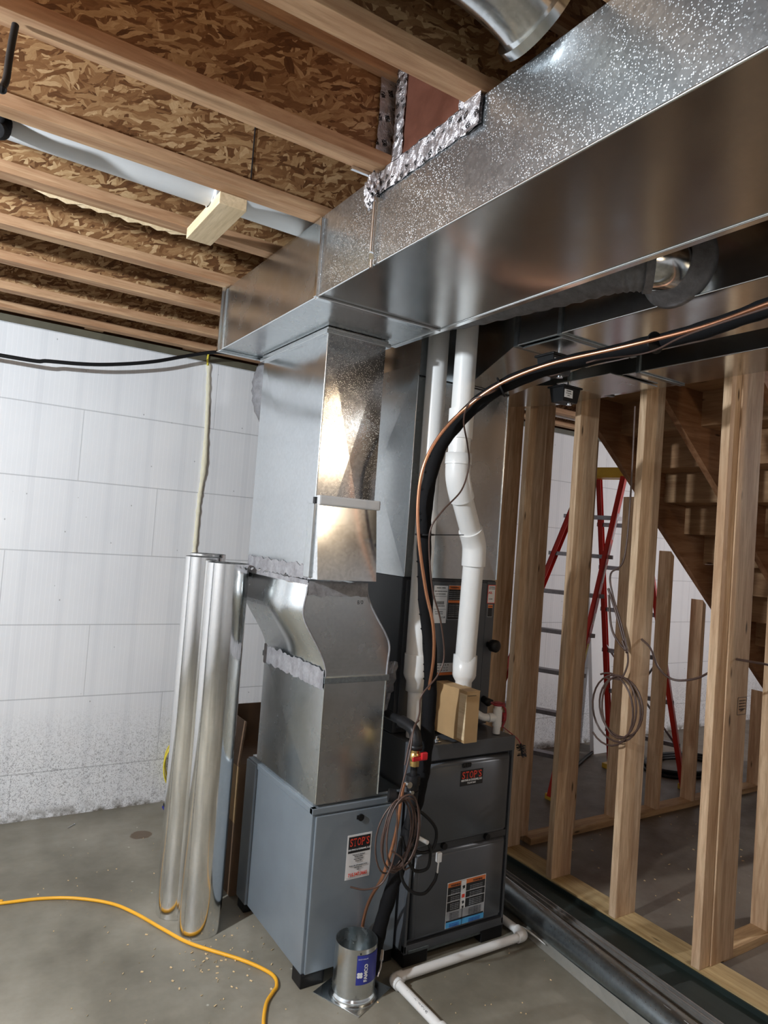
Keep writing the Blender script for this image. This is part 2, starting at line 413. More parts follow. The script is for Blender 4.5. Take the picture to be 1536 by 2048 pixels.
def single(name, bm, mats, label, cat, group=None, org=None, kind=None):
    if org is None:
        xs = [v.co for v in bm.verts]
        org = Vector(((min(v.x for v in xs)+max(v.x for v in xs))/2, (min(v.y for v in xs)+max(v.y for v in xs))/2, min(v.z for v in xs)))
    return tag(link(name, bm, mats, Vector(org)), label, cat, group, kind)
def struct(name, bm, mats, label, org=(0, 0, 0)):
    o = link(name, bm, mats, Vector(org)); o['kind'] = 'structure'; o['label'] = label; o['category'] = name.split('_')[0]; return o
def text_bm(s, x, y, z, size, ang=0.0, bold=.0, ext=.0006, bm=None, face=0.0, align='CENTER', sx=1.0, shear=0.0):
    """lettering standing in the XZ plane, facing -Y (turned about Z by face)"""
    cu = bpy.data.curves.new('t', 'FONT'); cu.body = s; cu.size = size; cu.align_x = align; cu.align_y = 'CENTER'
    cu.extrude = ext; cu.offset = bold; cu.resolution_u = 3; cu.shear = shear
    ob = bpy.data.objects.new('t', cu); C.objects.link(ob)
    me = bpy.data.meshes.new_from_object(ob); bpy.data.objects.remove(ob); bpy.data.curves.remove(cu)
    mt = Matrix.Translation((x, y, z)) @ Matrix.Rotation(face, 4, 'Z') @ Matrix.Rotation(PI/2, 4, 'X') @ Matrix.Rotation(ang, 4, 'Z') @ Matrix.Diagonal((sx, 1, 1, 1))
    me.transform(mt)
    if bm is None: bm = bmesh.new()
    bm.from_mesh(me); bpy.data.meshes.remove(me); return bm
def ragged(bm, o, u, v, n, L, h0, amp, seg=40, seed=0, th=.002, both=True):
    """thin smear on a plane: runs L along u from o, nominal height h0 along v, torn edges, thickness along n"""
    o, u, v, n = Vector(o), Vector(u), Vector(v), Vector(n)
    lo, hi = [], []
    for i in range(seg+1):
        s = i/seg*L
        a = mnoise.noise(Vector((s*26, seed, 1)))*amp + mnoise.noise(Vector((s*80, seed, 2)))*amp*.4
        b = mnoise.noise(Vector((s*26, seed, 5)))*amp + mnoise.noise(Vector((s*80, seed, 6)))*amp*.4
        lo.append(o+u*s+v*(b if both else 0)); hi.append(o+u*s+v*(h0+a))
    A = [bm.verts.new(p+n*th) for p in lo]; B = [bm.verts.new(p+n*th) for p in hi]
    A2 = [bm.verts.new(p) for p in lo]; B2 = [bm.verts.new(p) for p in hi]
    for i in range(seg):
        bm.faces.new((A[i], A[i+1], B[i+1], B[i])); bm.faces.new((B[i], B[i+1], B2[i+1], B2[i])); bm.faces.new((A[i+1], A[i], A2[i], A2[i+1]))
    return bm
def crossbox(bm, x0, x1, y0, y1, z0, z1, d=.006, faces=('x0', 'y0')):
    """sheet-metal box whose named faces carry a shallow X crease"""
    v = {(i, j, k): bm.verts.new((x1 if i else x0, y1 if j else y0, z1 if k else z0)) for i in (0, 1) for j in (0, 1) for k in (0, 1)}
    F = {'x0': ((0, 0, 0), (0, 0, 1), (0, 1, 1), (0, 1, 0)), 'x1': ((1, 0, 0), (1, 1, 0), (1, 1, 1), (1, 0, 1)),
         'y0': ((0, 0, 0), (1, 0, 0), (1, 0, 1), (0, 0, 1)), 'y1': ((0, 1, 0), (0, 1, 1), (1, 1, 1), (1, 1, 0)),
         'z0': ((0, 0, 0), (0, 1, 0), (1, 1, 0), (1, 0, 0)), 'z1': ((0, 0, 1), (1, 0, 1), (1, 1, 1), (0, 1, 1))}
    nrm = {'x0': (-1, 0, 0), 'x1': (1, 0, 0), 'y0': (0, -1, 0), 'y1': (0, 1, 0), 'z0': (0, 0, -1), 'z1': (0, 0, 1)}
    for k, q in F.items():
        vs = [v[a] for a in q]
        if k in faces:
            c = sum((a.co for a in vs), Vector())/4+Vector(nrm[k])*d; cv = bm.verts.new(c)
            for i in range(4): bm.faces.new((vs[i], vs[(i+1) % 4], cv))
        else: bm.faces.new(vs)
    return bm

# ------------------------------------------------------------------ setting
WX0, WX1, WY0, WY1, WH = -4.0, 9.0, -4.2, 4.255, 2.70
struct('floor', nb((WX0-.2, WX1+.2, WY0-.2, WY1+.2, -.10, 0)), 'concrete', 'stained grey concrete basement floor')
struct('wall_back', nb((WX0-.2, WX1+.2, WY1, WY1+.2, 0, WH)), 'icf_x', 'white foam block wall behind the ductwork')
struct('wall_front', nb((WX0-.2, WX1+.2, WY0-.2, WY0, 0, WH)), 'icf_x', 'white foam block wall behind the camera')
struct('wall_left', nb((WX0-.2, WX0, WY0, WY1, 0, WH)), 'icf_y', 'white foam block wall on the left side')
struct('wall_right', nb((WX1, WX1+.2, WY0, WY1, 0, WH)), 'icf_y', 'white foam block wall on the right side')
bm = nb((WX0-.2, 2.9, WY0-.2, WY1+.2, 3.04, 3.06), (2.9, 6.3, WY0-.2, 1.72, 3.04, 3.06), (2.9, 6.3, 2.92, WY1+.2, 3.04, 3.06), (6.3, WX1+.2, WY0-.2, WY1+.2, 3.04, 3.06))
struct('ceiling', bm, 'osb_xy', 'underside of the oriented strand board subfloor')
struct('trim_1', nb((WX0, WX1, WY1-.01, WY1+.14, WH, WH+.038)), 'tapesill', 'dark sill plate on top of the back foam wall')
struct('trim_2', nb((WX0, WX1, WY1+.14, WY1+.17, WH+.0, 3.04), (WX0, WX1, WY0-.17, WY0-.14, WH, 3.04)), 'stair', 'rim board on top of the foam walls')

# ------------------------------------------------------------------ I-joists
jl = [(.90, 'floor joist, highest in the photo, only its tip shows beside the round elbow'),
      (1.305, 'floor joist crossing the top right, ending at the printed foil tape'),
      (1.73, 'floor joist running down to the foil taped corner of the long duct'),
      (2.132, 'floor joist just above the white pipe, second below the foil tape'),
      (2.535, 'floor joist just below the white pipe, with splintered edge and pale block'),
      (2.985, 'floor joist meeting the end corner of the long metal duct'),
      (3.40, 'floor joist third from the foam wall'),
      (3.84, 'floor joist second from the foam wall'),
      (4.19, 'floor joist nearest the foam wall')]
def joist(yfar, x0, x1, label, group):
    y1 = yfar; y0 = yfar-.064; yc = (y0+y1)/2
    t = root('floor_joist', ((x0+x1)/2, yc, 2.74), label, 'floor joist', group)
    part(t, 'bottom_flange', nb((x0, x1, y0, y1, 2.74, 2.778), bev=.002), 'lvl')
    part(t, 'web', nb((x0, x1, yc-.005, yc+.005, 2.778, 3.002)), 'osb_xz')
    part(t, 'top_flange', nb((x0, x1, y0, y1, 3.002, 3.04)), 'lvl')
    return t
for y, lb in jl:
    joist(y, WX0, 2.88 if 1.74 < y < 2.9 else WX1, lb, 'floor joists overhead')
k = .90-.41
while k > WY0:
    joist(k, WX0, WX1, 'floor joist behind the camera, out of the photo', 'floor joists behind the camera'); k -= .41
single('seam_gap', nb((.738, .742, 2.0935, 2.0950, 2.778, 3.002)), 'ink', 'dark vertical joint in the joist web above the pale block', 'joint')
for i, x in enumerate((.60, 1.16)):
    single('blocking', nb((x, x+.10, 4.192, 4.25, 2.745, 2.82), bev=.002), 'lvl',
           ['short wood block between last joist and foam wall, left one', 'short wood block between last joist and foam wall, near the yellow wire'][i], 'wood block', 'blocks at the foam wall')

# ------------------------------------------------------------------ lamps (bare bulbs on the joists; the last is an added fill)
for i, (p, e, c) in enumerate(LAMPS):
    t = root('lamp_holder', (p[0], p[1], 2.735), ['bare bulb lamp on the joists, left of the photo', 'bare bulb lamp near the duct, behind the camera',
             'bare bulb lamp beyond the partition, out of the photo', 'added fill bulb far behind the camera'][i], 'lamp')
    bm = bmesh.new(); lathe(bm, [(.0, .005), (.055, .005), (.055, -.02), (.03, -.045), (.022, -.075), (.0, -.075)], (p[0], p[1], 2.735))
    part(t, 'socket', bm, 'ceramic')
    zt = 2.66; bm = bmesh.new(); lathe(bm, [(.013, .02), (.014, 0), (.03, -.03), (.033, -.055), (.024, -.08), (0, -.088)], (p[0], p[1], zt))
    part(t, 'bulb', bm, 'bulb')
    ld = bpy.data.lights.new('bulb_light', 'POINT'); ld.energy = e; ld.color = c; ld.shadow_soft_size = .04
    lo = bpy.data.objects.new('bulb_light', ld); C.objects.link(lo); lo.parent = t; lo.location = (0, 0, p[2]-2.735)

# ------------------------------------------------------------------ partition framing
PX0, PX1 = 2.735, 2.875
def plate(x0, x1, y0, y1, label, mat): return single('bottom_plate', nb((x0, x1, y0, y1, 0, .038), bev=.002), mat, label, 'bottom plate')
plate(PX0, PX1, -1.5, 2.88, 'long treated bottom plate under the near row of studs', 'treated')
plate(2.99, 6.6, 2.885, 2.975, 'bottom plate under the back row of short studs', 'stud_x')
plate(2.955, 5.2, 1.70, 1.79, 'bottom plate at lower right beyond the doubled stud', 'stud_x')
plate(PX0, PX1, 3.00, 4.25, 'bottom plate hidden behind the furnace', 'treated')
def stud(x0, x1, y0, y1, z1, label, z0=.038, ztop2=None):
    bm = bmesh.new()
    if ztop2 is None: box(bm, x0, x1, y0, y1, z0, z1, bev=.0025)
    else: hexa(bm, [(x0, y0, z0), (x1, y0, z0), (x1, y1, z0), (x0, y1, z0), (x0, y0, z1), (x1, y0, ztop2), (x1, y1, ztop2), (x0, y1, z1)])
    return single('wall_stud', bm, 'stud', label, 'wall stud', 'studs of the partition walls')
ZT = 2.70
stud(PX0, 2.805, 1.674, 1.712, ZT, 'left half of the doubled post at far right, with pale lit edge')
stud(2.807, 2.965, 1.668, 1.706, ZT, 'right half of the doubled post at far right, carrying the square grade stamp')
stud(PX0, PX1, 2.091, 2.129, ZT, 'near stud with the brown wire coil hanging by it')
stud(PX0, PX1, 2.485, 2.523, ZT, 'near stud in front of the red ladder, with long dark gouge')
stud(PX0, PX1, 2.855, 2.893, ZT, 'corner stud right beside the furnace edge, reddish broad face')
stud(2.88, 3.01, 2.93, 2.968, ZT, 'second board of the corner post beside the furnace')
stud(PX0, PX1, 3.05, 3.088, ZT, 'stud partly hidden behind the supply plenum edge')
stud(PX0, PX1, 3.46, 3.498, ZT, 'stud hidden deep behind the furnace')
stud(PX0, PX1, 1.268, 1.306, ZT, 'stud just outside the right edge of the photo')
single('top_plate', nb((PX0, PX1, -1.5, 4.25, ZT, ZT+.038), bev=.002), 'treated', 'top plate over the near row of studs', 'top plate')
def zl(x): return 2.408-.82*(x-3.314)
bs = [(3.31, 'short stud under the stair, seen just right of the gouged stud'), (3.72, 'short stud under the stair behind the brown wire coil'),
      (4.12, 'short stud with bright orange edge under the stair'), (4.51, 'short stud right of the bright red ladder leg'),
      (4.93, 'short stud seen right of the doubled post'), (5.34, 'far short stud near the foot of the stair')]
for x, lb in bs:
    stud(x, x+.038, 2.885, 2.975, zl(x)-.005, lb, ztop2=zl(x+.038)-.005)
stud(3.31, 3.348, 1.70, 1.79, zl(3.31)-.005, 'stud at the lower right edge of the photo', ztop2=zl(3.348)-.005)
stud(3.72, 3.758, 1.70, 1.79, zl(3.72)-.005, 'stud beyond the lower right edge of the photo', ztop2=zl(3.758)-.005)

# ------------------------------------------------------------------ staircase
t = root('staircase', (3.0, 2.33, 0), 'open wooden basement staircase seen from below behind the studs', 'staircase')
XB = 3.314+2.408/.82
for yy in (2.875-.038, 2.30, 1.775):
    bm = bmesh.new(); xk = 3.041; zk = 2.85
    top = [(2.895, yy, 3.035), (xk, yy, 3.035)]
    for k in range(14):
        z = zk-.19*k-.038; x = xk+.232*k
        top += [(x, yy, z), (x+.232, yy, z)]
    top = [p for p in top if p[2] > 0]
    poly = top+[(top[-1][0], yy, 0.0), (XB, yy, 0.0), (2.895, yy, zl(2.895))]
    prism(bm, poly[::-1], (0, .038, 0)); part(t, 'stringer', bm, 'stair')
for k in range(14):
    z = 2.85-.19*k; x = 3.041+.232*k
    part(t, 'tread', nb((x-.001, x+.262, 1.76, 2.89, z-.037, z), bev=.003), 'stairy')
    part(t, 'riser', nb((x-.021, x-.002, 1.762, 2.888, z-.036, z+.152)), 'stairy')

# ------------------------------------------------------------------ long return trunk duct (A)
AX0, AX1, AZ0, AZ1 = .982, 1.474, 2.465, 2.735
t = root('trunk_duct', (1.23, 1.0, AZ0), 'long spangled galvanized trunk duct running to the top right corner', 'duct')
bm = nb((AX0, AX1, -3.6, 2.045, AZ0, AZ1), bev=.0015); bm.normal_update()
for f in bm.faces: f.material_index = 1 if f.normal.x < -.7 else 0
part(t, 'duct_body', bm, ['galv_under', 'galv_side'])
part(t, 'end_section', nb((AX0, AX1, 2.047, 2.965, AZ0, AZ1), bev=.0015), 'galv_soft', 'duller end section over the return drop')
bm = nb((AX0-.012, AX0, 2.038, 2.056, AZ0-.004, AZ1-.01), (AX0-.004, AX1+.004, 2.034, 2.060, AZ0-.009, AZ0), (AX1, AX1+.01, 2.038, 2.056, AZ0, AZ1-.01), bev=.002)
part(t, 'joint_cleat', bm, 'edge', 'bright drive cleat strip')
bm = nb((AX0-.010, AX0, 2.955, 2.982, AZ0-.008, AZ1+.01), (AX0-.02, AX0-.004, 2.972, 2.984, AZ0-.012, AZ1+.01), (AX0-.02, AX1+.02, 2.966, 2.984, AZ0-.014, AZ0), (AX1, AX1+.02, 2.966, 2.984, AZ0-.01, AZ1), bev=.0015)
part(t, 'end_flange', bm, 'edge')
part(t, 'end_cap', nb((AX0, AX1, 2.966, 2.970, AZ0, AZ1)), 'galv')
bm = bmesh.new(); tube(bm, [(AX0-.001, -3.6, AZ0), (AX0-.001, 2.96, AZ0)], .0035, 8); part(t, 'folded_edge', bm, 'edge')
bm = bmesh.new(); tube(bm, [(AX1+.001, -3.6, AZ0), (AX1+.001, 2.96, AZ0)], .0035, 8); part(t, 'folded_edge', bm, 'edge')
part(t, 'side_hem', nb((AX1, AX1+.022, .6, 2.36, AZ0-.004, AZ0+.004), bev=.0015), 'edge')
t = root('hanger_rod', (.972, 1.705, 2.47), 'thin steel hanger strap on the side of the long duct below the foil tape', 'hanger')
bm = nb((.974, .982, 1.69, 1.715, AZ0, 2.66), bev=.001); part(t, 'strap', bm, 'edge')
bm = bmesh.new(); cyl(bm, (.970, 1.698, 2.50), (.970, 1.698, 2.66), .0055); part(t, 'rod', bm, 'silver')
bm = bmesh.new(); cyl(bm, (.970, 1.69, 2.452), (.970, 1.69, 2.475), .006); part(t, 'screw', bm, 'silver')
bm = nb((.90, .985, 1.72, 1.73, 2.728, 2.738), (.965, .975, 1.69, 1.745, 2.68, 2.735), bev=.001); part(t, 'bracket', bm, 'silver')

# panned bay with printed foil tape
t = root('panned_return', (1.01, 1.48, 2.735), 'reddish sheet metal panel closing the joist bay above the long duct', 'panel')
part(t, 'panel', nb((1.0, 1.004, 1.315, 1.664, 2.735, 3.035)), 'panned')
def tape(o, u, v, n, L, h, seed, name='foil_tape'):
    bm = bmesh.new(); ragged(bm, o, u, v, n, L, h, .004, 60, seed, .0015)
    bmesh.ops.triangulate(bm, faces=bm.faces)
    for vv in bm.verts: vv.co += Vector(n)*(mnoise.noise(vv.co*55)*.004+.002)
    part(t, name, bm, 'tape', 'crinkled silver tape with dark print')
tape((.981, 1.245, 2.668), (0, 1, 0), (0, 0, 1), (-1, 0, 0), .46, .068, 3)
tape((.981, 1.248, 2.737), (0, 1, 0), (1, 0, .9), (-1, 0, .3), .42, .024, 4)
tape((.999, 1.312, 2.735), (0, 0, 1), (0, 1, 0), (-1, 0, 0), .30, .05, 5)
tape((.999, 1.615, 2.735), (0, 0, 1), (0, 1, 0), (-1, 0, 0), .30, .052, 6)
tape((.955, 1.689, 2.775), (0, 0, 1), (1, 0, 0), (0, -1, 0), .25, .05, 7)
tape((.972, 1.245, 2.66), (0, 0, 1), (0, 1, 0), (-1, 0, 0), .09, .06, 8)
bm = bmesh.new(); bmesh.ops.create_icosphere(bm, subdivisions=4, radius=.5)
for v in bm.verts:
    d = v.co.normalized(); q = Vector((d.x*.018, d.y*.028, d.z*.045)); v.co = q*(1+mnoise.noise(d*3.3)*.5)+Vector((.968, 1.715, 2.685))
part(t, 'tape_wad', bm, 'tape', 'crumpled foil wad at the strap')

# round elbow above the trunk duct
t = root('round_elbow', (1.0, 1.08, 2.74), 'round galvanized elbow in the joist bay at the top', 'duct elbow')
bm = bmesh.new(); tube(bm, [(-1.2, 1.08, 2.86), (.55, 1.08, 2.86), (.74, 1.08, 2.86)], .078, 40); part(t, 'pipe', bm, 'galv_dark', 'mastic darkened round pipe')
bm = bmesh.new(); tube(bm, [(.74, 1.08, 2.86), (.80, 1.08, 2.859), (.87, 1.08, 2.85), (.93, 1.08, 2.835), (.97, 1.08, 2.82)], .083, 40, 4)
part(t, 'gored_elbow', bm, 'galv_bright')
bm = bmesh.new(); tube(bm, [(.965, 1.08, 2.823), (.985, 1.08, 2.815)], .098, 40); part(t, 'collar_bead', bm, 'edge')
bm = nb((.70, .80, 1.0, 1.012, 2.80, 2.81), (.795, .81, .995, 1.012, 2.79, 2.825), bev=.002); part(t, 'latch', bm, 'silver')

# ------------------------------------------------------------------ return drop with filter rack, offset and lower duct
t = root('return_drop', (1.3, 2.62, .66), 'galvanized return air drop with S shaped offset, standing on the light grey cabinet', 'duct')
bm = crossbox(bmesh.new(), 1.165, 1.42, 2.312, 2.925, 1.52, 2.452, .004, ('x0', 'y0')); bm.normal_update()
for f in bm.faces: f.material_index = 1 if f.calc_center_median().y < 2.316 else 0
part(t, 'upper_duct', bm, ['galv', 'galv_spark'], 'tall upper duct reflecting the white wall')
bm = nb((1.150, 1.436, 2.296, 2.94, 2.436, 2.452), (1.158, 1.428, 2.303, 2.933, 2.452, 2.463), bev=.003); part(t, 'top_collar', bm, 'galv_soft')
bm = bmesh.new(); tube(bm, [(1.165, 2.312, 1.53), (1.165, 2.312, 2.44)], .0035, 8); part(t, 'corner_seam', bm, 'edge')
bm = bmesh.new()
hexa(bm, [(1.172, 2.262, 1.522), (1.425, 2.262, 1.522), (1.425, 2.312, 1.522), (1.160, 2.312, 1.522), (1.164, 2.290, 1.80), (1.420, 2.290, 1.80), (1.420, 2.312, 1.80), (1.160, 2.312, 1.80)])
part(t, 'filter_cover', bm, 'galv_bright', 'bright slip-on filter rack door with sagging folds')
bm = nb((1.166, 1.432, 2.280, 2.312, 1.795, 1.832), bev=.006); part(t, 'cover_lip', bm, 'pvc_grey', 'taped white top lip of the filter door')
part(t, 'slot_gap', nb((1.156, 1.178, 2.300, 2.314, 1.80, 1.824)), 'ink')
bm = nb((1.152, 1.166, 2.296, 2.345, 1.525, 1.80), bev=.004); part(t, 'rack_channel', bm, 'galv_soft')
# ogee offset
bm = bmesh.new(); n = 22; Lp, Rp = [], []
def sst(a, b, x): x = max(0, min(1, (x-a)/(b-a))); return x*x*(3-2*x)
for i in range(n+1):
    z = 1.150+(1.505-1.150)*i/n
    Lp.append((1.27-.105*sst(1.16, 1.40, z)-.012*math.exp(-((z-1.40)/.06)**2), z)); Rp.append((1.545-.125*sst(1.24, 1.50, z)+.006*math.exp(-((z-1.27)/.06)**2), z))
y0, y1 = 2.318, 2.90
def V(x, y, z): return bm.verts.new((x, y, z))
a = [V(x, y0+.006*(1-sst(1.16, 1.5, z)), z) for x, z in Lp]; b = [V(x, y0+.006*(1-sst(1.16, 1.5, z)), z) for x, z in Rp]
c = [V(x, y1, z) for x, z in Lp]; d = [V(x, y1, z) for x, z in Rp]
for i in range(n):
    for q, sm in (((a[i], b[i], b[i+1], a[i+1]), 0), ((b[i], d[i], d[i+1], b[i+1]), 1), ((d[i], c[i], c[i+1], d[i+1]), 0), ((c[i], a[i], a[i+1], c[i+1]), 1)):
        f = bm.faces.new(q); f.smooth = bool(sm)
bm.faces.new((a[0], c[0], d[0], b[0])); bm.faces.new((a[-1], b[-1], d[-1], c[-1]))
for e in bm.edges:
    if len(e.link_faces) == 2 and e.calc_face_angle(0) > .7: e.smooth = False
part(t, 'offset_elbow', bm, 'galv_soft', 'S shaped offset section')
bm = bmesh.new(); tube(bm, [(x, y0-.001+.006*(1-sst(1.16, 1.5, z)), z) for x, z in Lp], .0035, 8); tube(bm, [(x, y0-.001+.006*(1-sst(1.16, 1.5, z)), z) for x, z in Rp], .0035, 8)
part(t, 'raised_seam', bm, 'mastic')
bm = crossbox(bmesh.new(), 1.27, 1.545, 2.326, 2.90, .675, 1.135, .006, ('x0',)); part(t, 'lower_duct', bm, 'galv_soft', 'cross-creased lower duct')
bm = nb((1.262, 1.553, 2.314, 2.91, 1.128, 1.152), bev=.002); part(t, 'joint_band', bm, 'galv_dark')
for x in (1.27, 1.545):
    bm = bmesh.new(); tube(bm, [(x, 2.325, .68), (x, 2.325, 1.13)], .003, 8); part(t, 'corner_seam', bm, 'edge')
bm = bmesh.new()
ragged(bm, (1.164, 2.30, 1.518), (0, 1, 0), (0, 0, 1), (-1, 0, 0), .62, .052, .016, 60, 1)
ragged(bm, (1.166, 2.32, 1.452), (0, 1, 0), (0, 0, 1), (-1, 0, 0), .58, .062, .010, 60, 2)
part(t, 'mastic_band', bm, 'mastic', 'grey brushed duct sealant')
bm = bmesh.new()
ragged(bm, (1.165, 2.316, 1.458), (1, 0, 0), (0, 0, 1), (0, -1, 0), .256, .055, .006, 40, 3, .003)
part(t, 'mastic_band', bm, 'mastic', 'dark sealant strip below the filter rack')
bm = bmesh.new()
ragged(bm, (1.2615, 2.32, 1.105), (0, 1, 0), (0, 0, 1), (-1, 0, 0), .57, .075, .014, 60, 9)
part(t, 'mastic_band', bm, 'mastic', 'pale sealant smears at the lower joint')
bm = nb((1.145, 1.165, 2.90, 2.915, 1.478, 1.50), (1.155, 1.16, 2.925, 2.93, 1.47, 1.52)); part(t, 'hook', bm, 'black')
bm = text_bm('8/0', 1.395, 2.319, 1.435, .022, .05); part(t, 'marker_note', bm, 'ink')

# dark flexible insulated bit behind the drop top
bm = bmesh.new(); tube(bm, [(1.27, 3.065, 2.44), (1.25, 3.065, 2.37), (1.27, 3.075, 2.27), (1.34, 3.085, 2.19)], .075, 24, 6, rf=lambda s: 1+.04*math.sin(s*60))
single('flexible_duct', bm, 'mastic_dk', 'grey corrugated round elbow tucked behind the return drop', 'duct')

# ------------------------------------------------------------------ light grey base cabinet
CX0, CX1, CY0, CY1 = 1.264, 1.672, 2.326, 2.965
t = root('return_cabinet', (1.47, 2.65, 0), 'light grey metal cabinet carrying the return drop, with white card sticker', 'cabinet')
bm = nb((CX0, CX1, CY0+.004, CY1, .05, .65), bev=.003); part(t, 'body', bm, 'cab')
bm = nb((CX0+.012, CX1-.004, CY0-.008, CY0+.004, .052, .632), bev=.003); part(t, 'front_panel', bm, 'cab')
bm = nb((CX0-.006, CX1, CY0-.006, CY0+.018, .640, .662), (CX0-.006, CX0+.016, CY0-.004, CY1, .640, .662), bev=.002); part(t, 'top_rim', bm, 'cab')
bm = nb((CX0-.012, CX0, CY1-.10, CY1+.0, .052, .655), bev=.002); part(t, 'rear_flange', bm, 'cab')
bm = nb((CX0+.008, CX1, CY0+.02, CY1-.02, .650, .676)); part(t, 'plenum_ring', bm, 'galv_soft')
bm = bmesh.new(); cyl(bm, (1.47, CY0-.007, .603), (1.47, CY0-.014, .603), .013); box(bm, 1.452, 1.466, CY0-.012, CY0-.008, .598, .612); part(t, 'plug', bm, 'black')
for fx, fy in ((CX0-.002, CY0-.004), (CX0-.002, CY1-.07), (CX1-.10, CY0+.0), (CX1-.1, CY1-.07)):
    part(t, 'foot', nb((fx, fx+.10, fy, fy+.075, 0, .052), bev=.006), 'black')
def serif_name(s, xc, z, h, wtot, y):
    """narrow serifed capitals: each letter placed on its own with slab serifs"""
    bm = bmesh.new(); ws = {'S': .62, 'T': .70, 'O': .82, 'P': .66, "'": .25}; tot = sum(ws[c] for c in s); x = xc-wtot/2
    for c in s:
        w_ = ws[c]/tot*wtot; b2 = text_bm(c, 0, 0, 0, 1.0, 0, .012, 0, shear=0)
        xs = [v.co.x for v in b2.verts]; zs = [v.co.z for v in b2.verts]; W, H = max(xs)-min(xs), max(zs)-min(zs)
        mx, mn = (max(xs)+min(xs))/2, min(zs); hh = h*.3 if c == "'" else h; ww = w_*.35 if c == "'" else w_*.82
        for v in b2.verts:
            v.co = Vector((x+w_/2+(v.co.x-mx)/W*ww, y, z-h/2+(h-hh if c == "'" else 0)+(v.co.z-mn)/H*hh))
        me = bpy.data.meshes.new('x'); b2.to_mesh(me); b2.free(); bm.from_mesh(me); bpy.data.meshes.remove(me)
        t_ = h*.07
        def sf(x0, x1, z0, z1): box(bm, x0, x1, y-.0002, y, z0, z1)
        if c == 'T': sf(x+w_*.28, x+w_*.72, z-h/2, z-h/2+t_); sf(x+w_*.09, x+w_*.15, z+h*.26, z+h/2); sf(x+w_*.85, x+w_*.91, z+h*.26, z+h/2)
        if c == 'P': sf(x+w_*.02, x+w_*.42, z-h/2, z-h/2+t_); sf(x+w_*.0, x+w_*.12, z+h/2-t_, z+h/2)
        if c == 'S': sf(x+w_*.78, x+w_*.84, z+h*.2, z+h*.45); sf(x+w_*.14, x+w_*.20, z-h*.45, z-h*.2)
        x += w_
    return bm
def decal(t, name, y, rects, texts, label, face=0.0):
    bm = bmesh.new(); mats = []; yy = y
    for i, (x0, x1, z0, z1, m) in enumerate(rects):
        if m not in mats: mats.append(m)
        box(bm, x0, x1, yy-.0006*(i+1), y, z0, z1, mi=mats.index(m))
    o = part(t, name, bm, mats, label)
    for s, x, z, size, m, *r in texts:
        b2 = text_bm(s, x, yy-.0006*(len(rects)+1), z, size, bold=r[0] if r else 0, ext=.0004, sx=r[1] if len(r) > 1 else 1.0)
        q = link('lettering', b2, m, ORG[t.name], o); ORG[q.name] = ORG[t.name]
    return o
yf = CY0-.008
tx = [('HEATING & COOLING, LLC', 1.473, .482, .0085, 'white', .0002, .95),
      ('715.547.3665', 1.473, .386, .0185, 'lred', .0003, .85)]
for i, s in enumerate(('Thank you for choosing us', 'for your comfort', 'needs. We are here', 'for you 24/7', '', 'We also offer 24/7 emergency service', 'www.stops.com', '- call -')):
    if s: tx.append((s, 1.473, .462-.0082*i, .0062, 'ink', 0, .85))
decal(t, 'sticker', yf, [(1.418, 1.528, .370, .540, 'white'), (1.424, 1.522, .470, .532, 'lblack'), (1.424, 1.522, .376, .3768, 'lgrey')], tx, 'white card sticker with black header and red name')
q = link('lettering', serif_name("STOP'S", 1.473, .511, .030, .090, yf-.003), 'lred', ORG[t.name], t); ORG[q.name] = ORG[t.name]

# ------------------------------------------------------------------ furnace
FX0, FX1, FY0, FY1 = 1.682, 2.206, 2.262, 3.00
t = root('furnace', (1.94, 2.6, 0), 'dark grey gas furnace with two door panels beside the light cabinet', 'furnace')
part(t, 'cabinet', nb((FX0, FX1, FY0+.02, FY1, .055, .864), bev=.004), 'furn')
bm = nb((FX0, FX0+.012, FY0, FY0+.02, .055, .862), (FX1-.012, FX1, FY0, FY0+.02, .055, .862), (FX0, FX1, FY0-.002, FY0+.02, .805, .868), (FX0, FX1, FY0, FY0+.02, .050, .085), bev=.003)
part(t, 'front_frame', bm, 'furn')
def door(z0, z1, name):
    bm = bmesh.new(); x0, x1 = FX0+.014, FX1-.014; d = .022; yb = FY0+.016; yf = FY0-.012
    hexa(bm, [(x0, yb, z0), (x1, yb, z0), (x1, yb+.004, z0), (x0, yb+.004, z0), (x0, yb, z1), (x1, yb, z1), (x1, yb+.004, z1), (x0, yb+.004, z1)])
    bm2 = bmesh.new(); hexa(bm2, [(x0+d, yf, z0+d), (x1-d, yf, z0+d), (x1-.002, yb, z0+.002), (x0+.002, yb, z0+.002), (x0+d, yf, z1-d), (x1-d, yf, z1-d), (x1-.002, yb, z1-.002), (x0+.002, yb, z1-.002)])
    bmesh.ops.bevel(bm2, geom=list(bm2.edges), offset=.006, segments=3, affect='EDGES')
    for f in bm2.faces: f.smooth = True
    me = bpy.data.meshes.new('x'); bm2.to_mesh(me); bm2.free(); bm.from_mesh(me); bpy.data.meshes.remove(me)
    return part(t, name, bm, 'furn')
door(.452, .802, 'upper_door'); door(.088, .445, 'lower_door')
part(t, 'door_rail', nb((FX0+.014, FX1-.014, FY0+.004, FY0+.016, .435, .462), bev=.002), 'furn_dark')
for x in (1.845, 2.075):
    bm = bmesh.new(); cyl(bm, (x, FY0-.012, .452), (x, FY0+.006, .452), .013); part(t, 'door_knob', bm, 'black')
YF = FY0-.012
bm = nb((1.905, 1.955, YF-.003, YF, .780-.012, .780), bev=.002)
for i in range(5): box(bm, 1.908+i*.009, 1.913+i*.009, YF-.006, YF, .7655, .7830)
part(t, 'nameplate', bm, 'lblack')
